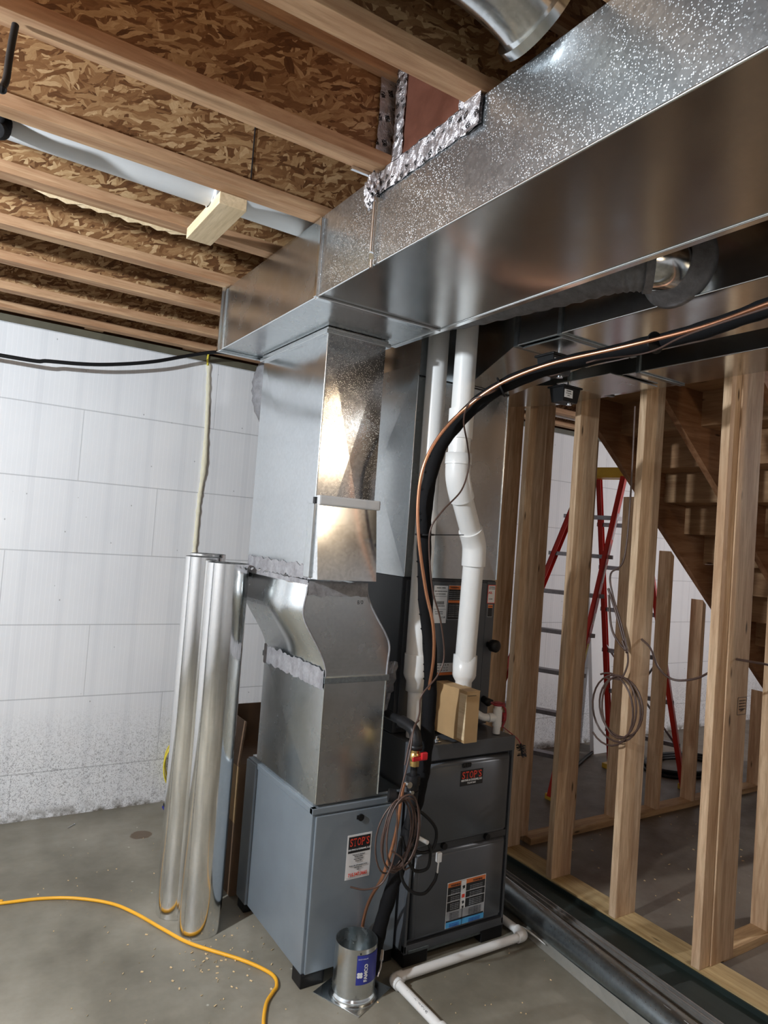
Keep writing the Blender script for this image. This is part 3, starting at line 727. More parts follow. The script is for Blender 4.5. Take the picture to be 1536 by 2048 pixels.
decal(t, 'sticker', YF, [(1.900, 2.022, .688, .752, 'lblack')], [('HEATING & COOLING, LLC', 1.961, .710, .0105, 'white', .0004, .88), ('715.547.3665', 1.961, .698, .0095, 'white', .0002, .9)], 'black sticker with orange red name')
q = link('lettering', serif_name("STOP'S", 1.961, .732, .029, .108, YF-.0016), 'lred', ORG[t.name], t); ORG[q.name] = ORG[t.name]
x0, x1, z0, z1 = 1.872, 2.078, .115, .300; xm = x0+.083
R = [(x0, x1, z0, z1, 'white'), (x0+.003, x1-.003, z0+.003, z1-.003, 'lblack'), (x0+.003, x1-.003, z1-.020, z1-.003, 'lorange'),
     (x0+.003, x1-.003, z1-.052, z1-.0505, 'white'), (x0+.003, x1-.003, z1-.080, z1-.0785, 'white'),
     (x0+.003, x1-.003, z0+.032, z0+.068, 'lgrey'), (x0+.003, x1-.003, z0+.003, z0+.024, 'lblue'),
     (xm-.013, xm+.013, z0+.068, z1-.003, 'white'), (xm-.0006, xm+.0006, z0+.003, z0+.068, 'lblack'), (xm-.007, xm+.007, z1-.072, z1-.058, 'lred')]
T = [('!WARNING', x0+.038, z1-.0115, .011, 'lblack', .0003, .9), ('!WARNING', x1-.050, z1-.0115, .011, 'lblack', .0003, .9)]
for zz in (z1-.030, z1-.037, z1-.044, z1-.058, z1-.065, z1-.072, z1-.086, z1-.093, z1-.100, z1-.107):
    T += [('Risk of fire or injury. Read', x0+.038, zz, .0052, 'lgrey', 0, .8), ('Failure to follow all warnings exactly can', x1-.056, zz, .0052, 'lgrey', 0, .8)]
for zz in (z0+.062, z0+.056, z0+.050, z0+.044, z0+.038):
    T += [('installation and service must be', x0+.040, zz, .0048, 'ink', 0, .82), ('performed by a qualified installer or agency', x1-.056, zz, .0048, 'ink', 0, .8)]
for zz in (z0+.018, z0+.012, z0+.0065):
    T += [('carbon monoxide alarms are', x0+.042, zz, .0052, 'navy', 0, .85), ('recommended in every home here', x1-.056, zz, .0052, 'navy', 0, .85)]
decal(t, 'warning_label', YF, R, T, 'orange, black and blue warning label with pictograms')
for zc, rr in ((z1-.028, .009), (z1-.090, .008), (z1-.115+.005, .007)):
    pts = [(xm+rr*math.cos(a)*(.55+.45*((k*7) % 3)/2), YF-.0072, zc+rr*math.sin(a)*(.6+.4*((k*5) % 3)/2)) for k, a in enumerate([2*PI*i/11 for i in range(11)])]
    bm = bmesh.new(); prism(bm, pts, (0, .0005, 0)); part(t, 'pictogram', bm, 'ink')
bm = nb((FX1, FX1+.035, FY0+.06, FY0+.12, .53, .66), bev=.008); part(t, 'junction_box', bm, 'galv_dark')
for fx, fy in ((FX0, FY0-.0), (FX1-.12, FY0-.0), (FX0, FY1-.1), (FX1-.12, FY1-.1)):
    part(t, 'foot', nb((fx, fx+.12, fy, fy+.10, 0, .056), bev=.005), 'black')
bm = nb((FX0+.10, FX1-.10, FY0+.006, FY0+.02, .035, .055), (FX0+.02, FX0+.12, FY0-.004, FY0+.006, .052, .066), bev=.002); part(t, 'sill_strip', bm, 'galv_dark')
bm = bmesh.new(); cyl(bm, (1.80, 2.30, .868), (1.80, 2.30, .879), .011, 6); cyl(bm, (1.80, 2.30, .868), (1.80, 2.30, .89), .004); box(bm, 1.785, 1.815, 2.285, 2.315, .866, .870); part(t, 'bolt', bm, 'silver')

# coil case on top
KX0, KX1, KY0, KY1 = 1.682, 2.206, 2.452, 3.00
t = root('coil_case', (1.94, 2.72, .868), 'dark charcoal coil case standing on the furnace', 'cabinet')
part(t, 'casing', nb((KX0, KX1, KY0+.006, KY1, .869, 1.530), bev=.003), 'furn_dark')
part(t, 'front_panel', nb((KX0+.018, 2.150, KY0-.002, KY0+.008, .89, 1.518), bev=.003), 'furn')
part(t, 'side_panel', nb((2.153, KX1-.001, KY0, KY0+.008, .875, 1.525), bev=.003), 'furn')
y = KY0-.002
decal(t, 'data_label', y, [(1.846, 1.922, 1.335, 1.500, 'white'), (1.850, 1.918, 1.452, 1.4535, 'ink'), (1.850, 1.918, 1.395, 1.396, 'ink')],
      [('MODEL / SERIAL', 1.884, 1.490, .007, 'ink'), ('MAX OPERATING PRESSURE', 1.884, 1.475, .0055, 'ink'), ('FACTORY CHARGED', 1.884, 1.463, .0055, 'ink'), ('||||||||||', 1.884, 1.425, .016, 'ink'), ('METERING DEVICE', 1.884, 1.410, .006, 'ink'),
       ('For use with listed', 1.880, 1.385, .0055, 'ink'), ('outdoor units only', 1.880, 1.376, .0055, 'ink'), ('C US', 1.905, 1.36, .010, 'ink')], 'white data label')
decal(t, 'warning_label', y, [(1.926, 1.995, 1.350, 1.503, 'lgrey'), (1.928, 1.993, 1.352, 1.501, 'lblack'), (1.928, 1.993, 1.485, 1.501, 'lorange'), (1.928, 1.993, 1.425, 1.436, 'lorange')],
      [('WARNING', 1.960, 1.493, .010, 'lblack')]+[('Improper service can cause', 1.960, 1.475-.0085*i, .0055, 'lgrey') for i in range(5)]+[('Leak test before charging', 1.960, 1.415-.0085*i, .0055, 'lgrey') for i in range(7)], 'orange and black warning label')
decal(t, 'approval_label', y+.001, [(2.156, 2.203, 1.425, 1.510, 'lred'), (2.159, 2.200, 1.428, 1.507, 'white')],
      [('REFRIGERANT', 2.180, 1.500, .0058, 'ink'), ('SAFETY GROUP', 2.180, 1.492, .0055, 'ink'), ('A2L', 2.172, 1.474, .014, 'lred', .0004), ('R-454B', 2.175, 1.445, .007, 'ink')], 'white label with red border')
decal(t, 'caution_label', y+.001, [(2.162, 2.192, 1.362, 1.420, 'lgrey'), (2.1635, 2.1905, 1.364, 1.418, 'lblack'), (2.1635, 2.1905, 1.404, 1.418, 'lorange')], [('CAUTION', 2.177, 1.411, .0055, 'lblack')], 'small orange and black caution label')
decal(t, 'chart_label', y, [(1.855, 1.99, 1.118, 1.158, 'white'), (1.855, 1.99, 1.105, 1.117, 'lorange'), (1.855, 1.99, 1.06, 1.104, 'lblack')],
      [('18  24  30  36  42', 1.922, 1.150, .009, 'ink'), ('4.5  4.0  3.5  3.1', 1.922, 1.138, .009, 'ink'), ('2.4  2.4  2.4  2.4', 1.922, 1.126, .009, 'ink')], 'white size chart label over an orange strip')
for z, r, L in ((1.235, .028, .05),):
    bm = bmesh.new(); lathe(bm, [(0, 0), (.013, 0), (.013, .03), (r, .03), (r, .055), (r*.6, .062), (0, .062)], (2.182, KY0, z), (0, -1, 0)); part(t, 'suction_stub', bm, 'black')
bm = bmesh.new(); lathe(bm, [(0, 0), (.016, 0), (.016, .045), (0, .045)], (2.175, KY0, .985), (-.1, -1, -.2)); lathe(bm, [(0, 0), (.012, 0), (.012, .05), (0, .05)], (2.165, KY0-.004, .99), (1, -.6, -.4)); part(t, 'liquid_stub', bm, 'black')

# supply plenum
t = root('supply_plenum', (1.94, 2.72, 1.53), 'galvanized supply plenum above the charcoal coil case', 'duct')
bm = crossbox(bmesh.new(), KX0+.002, KX1-.002, KY0+.002, KY1-.01, 1.532, 2.455, .012, ('x0', 'y0')); part(t, 'plenum_box', bm, 'galv_soft')
for x in (KX0+.002, KX1-.002):
    bm = bmesh.new(); tube(bm, [(x, KY0+.002, 1.535), (x, KY0+.002, 2.40)], .004, 8); part(t, 'corner_seam', bm, 'edge')
bm = bmesh.new()
hexa(bm, [(1.684, 2.448, 2.400), (2.204, 2.448, 2.400), (2.204, 2.99, 2.400), (1.684, 2.99, 2.400), (1.684, 2.448, 2.73), (2.204, 2.448, 2.73), (2.204, 2.99, 2.73), (1.684, 2.99, 2.73)])
part(t, 'plenum_head', bm, 'galv')
bm = bmesh.new()
hexa(bm, [(1.81, 2.0, 2.467), (2.215, 2.0, 2.467), (2.203, 2.449, 2.402), (1.955, 2.449, 2.405), (1.81, 2.0, 2.733), (2.215, 2.0, 2.733), (2.203, 2.449, 2.733), (1.955, 2.449, 2.733)])
part(t, 'transition', bm, 'galv', 'flared transition fitting')
bm = bmesh.new()
prism(bm, [(2.203, 2.45, 2.467), (2.33, 2.414, 2.467), (2.42, 2.30, 2.467), (2.722, 2.30, 2.467), (2.724, 2.68, 2.467), (2.60, 2.91, 2.467), (2.203, 2.95, 2.467)], (0, 0, .266))
part(t, 'side_takeoff', bm, 'galv', 'angled takeoff towards the outer duct')
bm = bmesh.new(); tube(bm, [(1.685, 2.449, 2.40), (2.203, 2.449, 2.40)], .003, 8); part(t, 'seam_line', bm, 'ink')

def trunk(x0, x1, y1, label, seams, sidemat='galv_dark'):
    t = root('trunk_duct', ((x0+x1)/2, 0, 2.467), label, 'duct')
    bm = nb((x0, x1, -3.6, y1, 2.467, 2.733), bev=.0015)
    part(t, 'duct_body', bm, 'galv')
    for yy in seams:
        bm = nb((x0-.007, x0, yy-.009, yy+.009, 2.462, 2.73), (x0-.003, x1+.003, yy-.012, yy+.012, 2.461, 2.467), bev=.0015); part(t, 'joint_cleat', bm, 'galv_dark')
    bm = bmesh.new(); tube(bm, [(x0-.001, -3.6, 2.467), (x0-.001, y1, 2.467)], .0028, 8); part(t, 'folded_edge', bm, 'edge')
    return t
tb = trunk(1.81, 2.215, 1.998, 'galvanized supply duct right of the long trunk, carrying the line set under it', (1.765, 1.99))
tc_ = trunk(2.42, 2.722, 2.298, 'outer galvanized supply duct against the stud wall top', (1.90, 2.28))
text = text_bm('SUPERIOR', 0, 0, 0, .03)
text.free()
def damper(x0, x1, y0, y1, bx, by, label):
    t = root('damper_motor', (bx, by, 2.36), label, 'damper motor')
    part(t, 'mounting_plate', nb((x0, x1, y0, y1, 2.457, 2.463), bev=.001), 'galv_soft')
    bm = bmesh.new(); cyl(bm, (bx+.01, by-.01, 2.43), (bx+.01, by-.01, 2.458), .006, 12); part(t, 'shaft', bm, 'silver')
    bm = bmesh.new(); cyl(bm, (bx+.05, by+.02, 2.43), (bx+.05, by+.02, 2.458), .004, 12); part(t, 'pin', bm, 'silver')
    bm = nb((bx-.062, bx+.062, by-.05, by+.05, 2.423, 2.432), bev=.003)
    hexa(bm, [(bx-.045, by-.035, 2.360), (bx+.045, by-.035, 2.360), (bx+.045, by+.035, 2.360), (bx-.045, by+.035, 2.360), (bx-.054, by-.042, 2.424), (bx+.054, by-.042, 2.424), (bx+.054, by+.042, 2.424), (bx-.054, by+.042, 2.424)])
    part(t, 'housing', bm, 'black')
    decal(t, 'rating_label', by-.0418, [(bx-.046, bx+.006, 2.376, 2.412, 'white')], [('DAMPER', bx-.02, 2.405, .008, 'ink'), ('24 VAC 60Hz', bx-.02, 2.395, .006, 'ink'), ('60 sec', bx-.02, 2.386, .006, 'ink')], 'white rating label')
    bm = bmesh.new(); cyl(bm, (bx+.02, by-.01, 2.352), (bx+.02, by-.01, 2.361), .012); part(t, 'knob', bm, 'silver')
damper(1.83, 2.20, 1.775, 1.975, 1.93, 1.90, 'black damper motor half hidden by the line set')
damper(2.34, 2.66, 1.98, 2.285, 2.335, 2.225, 'black damper motor with white label hanging near the first bright stud')
decal(tc_, 'duct_label', 1.80, [], [], None) if False else None

# round takeoff with mastic
t = root('round_takeoff', (1.7, 1.45, 2.5), 'round takeoff pipe brushed with dark sealant beside the long duct', 'duct')
bm = bmesh.new(); tube(bm, [(1.765, 1.30, 2.565), (1.735, 1.305, 2.565), (1.705, 1.335, 2.565)], .080, 36, 6); part(t, 'elbow', bm, 'galv_bright', 'shiny uncoated elbow segment')
bm = bmesh.new(); tube(bm, [(1.712, 1.325, 2.565), (1.680, 1.365, 2.565), (1.655, 1.43, 2.565), (1.635, 1.56, 2.562), (1.615, 1.75, 2.565), (1.600, 2.0, 2.575), (1.59, 2.3, 2.60)], .082, 40, 8, rf=lambda s: 1-.12*s+.03*math.sin(s*95)+.02*mnoise.noise(Vector((s*40, 0, 0)))); part(t, 'coated_pipe', bm, 'mastic_dk')
bm = bmesh.new(); lathe(bm, [(.080, 0), (.128, 0), (.122, .012), (.105, .026), (.092, .045), (.083, .052), (.080, .052)], (1.81, 1.30, 2.575), (-1, 0, 0), 40); part(t, 'collar', bm, 'mastic_dk')
bm = bmesh.new(); tube(bm, [(1.716, 1.318, 2.565), (1.700, 1.335, 2.565)], .089, 36); part(t, 'joint_ring', bm, 'mastic_dk')

# ------------------------------------------------------------------ PVC vents
def collar(bm, p, q, r): tube(bm, [p, q], r, 28); return bm
t = root('vent_pipe', (1.745, 2.385, .868), 'straight white plastic vent pipe left of the kinked one, behind the line set', 'vent pipe', 'white vent pipes')
bm = bmesh.new(); cyl(bm, (1.735, 2.395, 1.17), (1.735, 2.395, 3.0), .0445, 32); part(t, 'pipe', bm, 'pvc')
bm = bmesh.new(); lathe(bm, [(.052, .085), (.052, 0), (.048, -.012), (.038, -.03), (.038, -.07), (.0, -.07), ], (1.737, 2.392, 1.13)); lathe(bm, [(0, .085), (.052, .085)], (1.737, 2.392, 1.13)); part(t, 'reducer', bm, 'pvc')
bm = bmesh.new(); cyl(bm, (1.745, 2.39, .868), (1.738, 2.392, 1.09), .030, 28); part(t, 'lower_pipe', bm, 'pvc')
t = root('vent_pipe', (1.97, 2.36, .868), 'white plastic vent pipe with two elbows kinking to the right', 'vent pipe', 'white vent pipes')
p0, p1, p2, p3, p4 = Vector((1.735, 2.20, 3.0)), Vector((1.752, 2.225, 2.06)), Vector((1.770, 2.25, 1.955)), Vector((1.925, 2.30, 1.715)), Vector((1.963, 2.355, 1.15))
bm = bmesh.new(); cyl(bm, p0, (1.750, 2.223, 2.0), .0445, 32); part(t, 'upper_pipe', bm, 'pvc')
bm = bmesh.new(); collar(bm, (1.748, 2.221, 2.235), (1.7485, 2.2212, 2.115), .051); part(t, 'coupling', bm, 'pvc')
bm = bmesh.new(); tube(bm, [(1.7500, 2.222, 2.045), (1.752, 2.224, 1.99), (1.758, 2.226, 1.955), (1.775, 2.232, 1.915), (1.800, 2.243, 1.875)], .051, 32, 5); part(t, 'upper_elbow', bm, 'pvc')
bm = bmesh.new(); lathe(bm, [(.054, 0), (.054, .045), (.05, .045)], (1.7505, 2.222, 2.01), seg=32); part(t, 'elbow_hub', bm, 'pvc')
bm = bmesh.new(); cyl(bm, (1.785, 2.237, 1.90), (1.925, 2.30, 1.70), .0445, 32); part(t, 'slanted_pipe', bm, 'pvc')
bm = bmesh.new(); tube(bm, [(1.888, 2.283, 1.752), (1.915, 2.295, 1.715), (1.932, 2.302, 1.675), (1.937, 2.305, 1.60)], .051, 32, 5); part(t, 'lower_elbow', bm, 'pvc')
bm = bmesh.new(); cyl(bm, (1.936, 2.304, 1.64), (1.968, 2.354, 1.15), .0445, 32); part(t, 'lower_pipe', bm, 'pvc')
bm = bmesh.new(); lathe(bm, [(0, .085), (.052, .085), (.052, 0), (.048, -.012), (.036, -.03), (.036, -.07)], (1.970, 2.356, 1.125)); part(t, 'reducer', bm, 'pvc')
bm = bmesh.new(); cyl(bm, (1.972, 2.358, .868), (1.971, 2.357, 1.09), .030, 28); part(t, 'outlet_stub', bm, 'pvc')

# white drain pipe in the joist bay and its block
t = root('ceiling_drain_pipe', (.6, 2.235, 2.78), 'long dull white plastic pipe running in the joist bay at left', 'pipe')
bm = bmesh.new(); cyl(bm, (-3.5, 2.235, 2.815), (1.6, 2.235, 2.775), .050, 36); part(t, 'pipe', bm, 'pvc_grey')
bm = bmesh.new(); tube(bm, [(.655, 2.235, 2.783), (.672, 2.235, 2.783)], .054, 36); box(bm, .655, .69, 2.17, 2.19, 2.735, 2.79, bev=.004); part(t, 'hanger_strap', bm, 'white', 'bright white plastic strap')
single('support_block', nb((.655, .745, 2.125, 2.475, 2.700, 2.7385), bev=.002), 'block', 'pale pine block nailed across two joists under the white pipe', 'wood block')
bm = bmesh.new(); cyl(bm, (3.6, 4.06, 2.80), (8.5, 4.06, 2.80), .018, 16)
single('ceiling_conduit', bm, 'pvc', 'thin white pipe in the far joist bay behind the studs', 'pipe')
bm = bmesh.new()
for i in range(9):
    x = .16+.05*i; prism(bm, [(x, 2.537, 2.742), (x+.12, 2.537, 2.741), (x+.06, 2.545+.004*(i % 3), 2.732-.003*(i % 2))], (0, .004, .003))
single('wood_splinter', bm, 'block', 'splintered wood slivers hanging from the joist left of the pale block', 'splinter')

# ------------------------------------------------------------------ refrigerant line set
LS = [(1.70,.2,2.395),(1.81,.80,2.40),(1.862,1.049,2.40),(1.923,1.291,2.40),(1.913,1.562,2.39),(1.755,1.75,2.329),(1.663,1.9,2.264),(1.607,2.02,2.168),(1.547,2.08,2.043),(1.519,2.1,1.881),(1.534,2.12,1.695),(1.585,2.155,1.468),(1.655,2.19,1.24),(1.687,2.215,1.02),(1.686,2.216,.87),(1.672,2.216,.735),(1.640,2.216,.604),(1.602,2.215,.46),(1.570,2.225,.33),(1.546,2.245,.187),(1.540,2.262,.03)]
bm = bmesh.new(); tube(bm, LS, .0265, 18, 8, rf=lambda s: 1+.05*math.sin(s*140)+.03*math.sin(s*311))
for i in range(46):
    s = random.uniform(.36, .66); P = smooth_path(LS, 8); q = P[int(s*(len(P)-1))]; a = random.uniform(2.2, 4.0)
    d = Vector((math.cos(a), math.sin(a)*.5, 0)); tube(bm, [q+d*.022+Vector((0, 0, -.006)), q+d*.031, q+d*.023+Vector((0, 0, .006))], .0035, 6)
t = root('insulated_suction_line', (1.5, 2.2, 0), 'thick black foam insulated line curving from the ducts to the floor', 'refrigerant line')
part(t, 'insulation', bm, 'rubber')
CP = [(1.60,.2,2.362),(1.701,.80,2.368),(1.754,.989,2.37),(1.813,1.218,2.37),(1.799,1.47,2.36),(1.704,1.7,2.324),(1.627,1.86,2.265),(1.573,1.98,2.181),(1.506,2.03,2.08),(1.459,2.05,1.966),(1.458,2.07,1.838),(1.482,2.08,1.693),(1.54,2.095,1.509),(1.589,2.10,1.379),(1.625,2.13,1.25),(1.66,2.19,1.12),(1.69,2.215,1.05)]
bm = bmesh.new(); tube(bm, CP, .0062, 12, 8)
t2 = root('copper_liquid_line', (1.5, 2.08, 1.06), 'bare copper line following the black insulation overhead', 'refrigerant line')
part(t2, 'tube', bm, 'copper')
def tie(p, ax, r, tail=None, label='thin black cable tie'):
    bm = bmesh.new(); p = Vector(p); ax = Vector(ax).normalized(); tube(bm, [p-ax*.003, p+ax*.003], r, 20)
    if tail: tube(bm, [p+Vector(tail[0]), p+Vector(tail[1])], .0018, 6)
    return single('cable_tie', bm, 'black', label, 'cable tie', 'cable ties on the line set')
tie((1.895, 1.43, 2.385), (.05, 1, 0), .036, None, 'black cable tie round the line set at the upper right')
tie((1.655, 1.885, 2.262), (-.5, .6, -.35), .038, None, 'black cable tie where the line set starts to bend down')
tie((1.518, 2.098, 1.715), (.06, 0, -1), .036, ((0, -.03, 0), (.17, -.02, .01)), 'black cable tie with long tail pointing at the kinked vent pipe')
CB = [(1.512,2.105,.80),(1.508,2.108,.76),(1.507,2.13,.60),(1.512,2.20,.42),(1.513,2.27,.31),(1.508,2.300,.22),(1.500,2.307,.08)]
bm = bmesh.new(); tube(bm, CB, .0065, 12, 8)
single('copper_line_end', bm, 'copper', 'bare copper tube slanting down behind the round metal collar', 'refrigerant line')
TW = [(1.66,.6,2.352),(1.779,1.195,2.35),(1.877,1.434,2.352),(1.826,1.592,2.345),(1.843,1.718,2.345),(1.90,1.88,2.35),(1.80,1.92,2.34),(1.605,1.88,2.232),(1.558,1.93,2.20),(1.579,1.99,2.143),(1.653,2.05,2.065),(1.675,2.06,1.992),(1.64,2.05,1.893),(1.553,2.04,1.81),(1.511,2.05,1.742),(1.517,2.06,1.658),(1.553,2.07,1.512),(1.615,2.09,1.398),(1.66,2.11,1.261),(1.635,2.11,1.186),(1.567,2.11,1.115),(1.569,2.12,1.04),(1.545,2.13,.95),(1.52,2.12,.86)]
bm = bmesh.new(); tube(bm, TW, .0032, 8, 8)
single('thermostat_wire', bm, 'brownw', 'thin brown control wire looping around the black line', 'wire')

# coil of brown wire on gas pipe
def ring(c, rx, rz, tilt, n=28, ph=0.0, wob=.004):
    return [Vector((c[0]+rx*math.cos(a)*math.cos(tilt)-rz*math.sin(a)*math.sin(tilt), c[1]+wob*math.sin(3*a+ph), c[2]+rx*math.cos(a)*math.sin(tilt)+rz*math.sin(a)*math.cos(tilt))) for a in [2*PI*i/n for i in range(n)]]
bm = bmesh.new()
for i in range(6):
    tube(bm, ring((1.487+.010*math.sin(i*2.1), 2.055+.009*i, .645-.006*i), .068+.006*math.sin(i*1.7), .128+.006*math.cos(i*2.3), -.10+.05*math.sin(i), ph=i), .0032, 8, 0, closed=True)
tube(bm, [(1.452, 2.06, .75), (1.455, 2.05, .68), (1.456, 2.05, .60), (1.44, 2.05, .53), (1.41, 2.06, .475), (1.36, 2.08, .458), (1.31, 2.10, .468)], .0032, 8, 8)
tube(bm, [(1.46, 2.06, .76), (1.50, 2.07, .90), (1.535, 2.10, 1.00), (1.57, 2.12, 1.02)], .0032, 8, 8)
tube(bm, [(1.44, 2.05, .59), (1.48, 2.04, .56), (1.50, 2.05, .515), (1.53, 2.06, .51)], .0032, 8, 8)
single('wire_coil', bm, 'brownw', 'coil of brown control wire hanging in front of the gas pipe', 'wire coil')
bm = bmesh.new()
W = [(1.57, 2.13, .70), (1.62, 2.10, .665), (1.665, 2.09, .61), (1.655, 2.09, .545), (1.60, 2.10, .535), (1.555, 2.10, .575), (1.57, 2.09, .60), (1.62, 2.08, .575), (1.645, 2.09, .53), (1.635, 2.09, .475), (1.58, 2.10, .475), (1.54, 2.10, .545), (1.52, 2.11, .60), (1.525, 2.10, .47), (1.56, 2.09, .41), (1.62, 2.08, .39), (1.665, 2.08, .425), (1.675, 2.08, .455)]
tube(bm, W, .0062, 10, 8)
t = root('power_whip', (1.6, 2.1, .4), 'black electrical cable looping in front of the furnace with a white connector', 'cable')
part(t, 'cable', bm, 'black')
bm = bmesh.new(); tube(bm, [(1.675, 2.078, .455), (1.678, 2.078, .50)], .003, 8); box(bm, 1.668, 1.688, 2.072, 2.088, .495, .53, bev=.003); part(t, 'connector', bm, 'white', 'white plug end')
bm = bmesh.new(); tube(bm, [(1.578, 2.088, .600), (1.62, 2.078, .576)], .0078, 10); part(t, 'cable_label', bm, 'white')

# ------------------------------------------------------------------ gas piping
t = root('gas_pipe', (1.63, 2.2, .5), 'black iron gas pipe with red handled valve beside the furnace', 'gas pipe')
gx, gy = 1.596, 2.165
bm = bmesh.new(); cyl(bm, (1.615, 3.1, .985), (gx, 2.22, .975), .0168, 20); part(t, 'horizontal_pipe', bm, 'iron')
bm = bmesh.new(); tube(bm, [(gx, gy+.105, .976), (gx, gy+.055, .974), (gx, gy+.017, .962), (gx, gy, .93), (gx, gy, .905)], .023, 20, 5); lathe(bm, [(.021, 0), (.027, 0), (.027, .018), (.021, .018)], (gx, gy, .898)); part(t, 'elbow', bm, 'iron')
bm = bmesh.new(); cyl(bm, (gx, gy, .82), (gx, gy, .91), .0135, 20); part(t, 'nipple', bm, 'iron')
bm = bmesh.new(); cyl(bm, (gx, gy, .846), (gx, gy, .905), .0135, 20)
cyl(bm, (gx, gy, .885), (gx, gy, .905), .020, 6); cyl(bm, (gx, gy, .835), (gx, gy, .855), .020, 6); lathe(bm, [(.014, -.02), (.021, -.012), (.023, 0), (.021, .012), (.014, .02)], (gx, gy, .870)); part(t, 'valve_body', bm, 'brass', 'brass ball valve body')
bm = nb((gx-.030, gx+.036, gy-.034, gy-.024, .862, .878), (gx+.006, gx+.034, gy-.038, gy-.022, .866, .892), bev=.004); part(t, 'valve_handle', bm, 'red', 'red valve handle')
bm = bmesh.new(); cyl(bm, (gx, gy, .77), (gx, gy, .84), .0135, 20); cyl(bm, (gx, gy, .765), (gx, gy, .80), .028, 8); cyl(bm, (gx, gy, .745), (gx, gy, .768), .024, 8); part(t, 'union', bm, 'iron')
bm = bmesh.new(); cyl(bm, (gx, gy, .50), (gx, gy, .75), .0168, 20); cyl(bm, (gx, gy, .69), (gx, gy, .742), .023, 20); cyl(bm, (gx, gy, .58), (gx, gy, .60), .023, 20); cyl(bm, (gx, gy, .49), (gx, gy, .525), .022, 20)
cyl(bm, (gx, gy, .716), (gx-.075, gy+.03, .722), .016, 20); cyl(bm, (gx-.06, gy+.022, .721), (gx-.085, gy+.034, .723), .024, 20); part(t, 'drip_leg', bm, 'iron')
bm = bmesh.new(); cyl(bm, (gx-.02, gy-.02, .745), (gx-.02, gy-.03, .745), .008, 12); cyl(bm, (gx-.035, gy-.01, .775), (gx-.035, gy-.03, .775), .012, 12); part(t, 'clamp_screw', bm, 'silver')
bm = nb((1.565, 1.60, 2.48, 2.495, .93, .975), (1.60, 1.605, 2.40, 2.56, .99, 1.0), bev=.002); part(t, 'pipe_hook', bm, 'iron')
# clear bag tucked behind
bm = bmesh.new()
hexa(bm, [(1.56, 2.40, .965), (1.60, 2.38, .97), (1.60, 2.45, .98), (1.56, 2.47, .97), (1.585, 2.42, 1.175), (1.648, 2.40, 1.18), (1.648, 2.43, 1.18), (1.585, 2.45, 1.175)])
bmesh.ops.subdivide_edges(bm, edges=bm.edges, cuts=9, use_grid_fill=True)
for v in bm.verts: v.co += Vector((mnoise.noise(v.co*40), mnoise.noise(v.co*40+Vector((9, 0, 0))), mnoise.noise(v.co*30+Vector((0, 7, 0)))))*.016
single('plastic_bag', bm, 'plastic_clear', 'crumpled clear plastic bag above the horizontal gas pipe', 'plastic bag')
single('yellow_tag', nb((1.556, 1.566, 2.55, 2.60, .70, .92), bev=.002), 'ywire', 'yellow green strip glimpsed between drop and coil case', 'tag')

# ------------------------------------------------------------------ small carton on the furnace
t = root('small_carton', (1.94, 2.3, .868), 'small brown cardboard carton on the front edge of the furnace top', 'carton')
bx0, bx1, by0, by1, bz0, bz1 = 1.868, 1.936, 2.205, 2.425, .880, 1.088
part(t, 'box', nb((bx0, bx1, by0, by1, bz0, bz1), bev=.001), 'card')
part(t, 'top_flap', nb((bx0-.001, bx1+.001, by0-.001, by0+.10, bz1, bz1+.0025)), 'card')
part(t, 'side_flap', nb((bx0-.003, bx0, by0, by0+.045, bz0+.012, bz1-.01), bev=.0005), 'block', 'paler side flap')
bm = nb((bx0+.004, bx1-.02, by0-.0015, by0, bz1-.016, bz1-.0145)); part(t, 'flap_slot', bm, 'ink')

# condensate trap with red caps and cleaning brush
t = root('condensate_trap', (2.13, 2.32, .868), 'white condensate tee with dark red caps on the furnace top', 'drain fitting')
bm = bmesh.new(); cyl(bm, (2.142, 2.315, .868), (2.142, 2.315, .992), .0165, 20); cyl(bm, (2.142, 2.315, .90), (2.142, 2.315, .975), .0205, 20); part(t, 'tee', bm, 'pvc')
bm = bmesh.new(); tube(bm, [(2.142, 2.315, .94), (2.10, 2.325, .938), (2.075, 2.34, .94), (2.055, 2.37, .955), (2.05, 2.452, .962)], .0165, 16, 5); part(t, 'inlet_pipe', bm, 'pvc')
bm = bmesh.new(); cyl(bm, (2.118, 2.319, .938), (2.098, 2.324, .938), .020, 20); cyl(bm, (2.052, 2.385, .957), (2.051, 2.405, .959), .021, 20); part(t, 'coupling', bm, 'pvc')
bm = bmesh.new(); cyl(bm, (2.142, 2.315, .990), (2.142, 2.315, 1.003), .021, 20); cyl(bm, (2.142, 2.315, .996), (2.142, 2.315, 1.000), .033, 20); part(t, 'cap', bm, 'dkred')
bm = bmesh.new(); cyl(bm, (2.163, 2.312, .938), (2.176, 2.310, .938), .021, 20); tube(bm, [(2.165, 2.312, .99), (2.182, 2.31, .97), (2.185, 2.31, .93), (2.168, 2.308, .895)], .005, 8, 5); part(t, 'cap', bm, 'dkred')
bm = bmesh.new(); lathe(bm, [(.012, 0), (.024, 0), (.024, .008), (.012, .008)], (2.05, 2.43, .96), (0, 1, 0)); part(t, 'ring', bm, 'red')
t = root('cleaning_brush', (2.24, 2.26, .78), 'small black bristle brush hanging on a red cord at the furnace corner', 'brush')
bm = bmesh.new(); tube(bm, [(2.165, 2.31, .90), (2.19, 2.29, .88), (2.215, 2.26, .855), (2.235, 2.255, .83)], .0022, 6, 6); part(t, 'cord', bm, 'dkred')
bm = bmesh.new(); tube(bm, [(2.235, 2.255, .832), (2.250, 2.255, .775)], .004, 8)
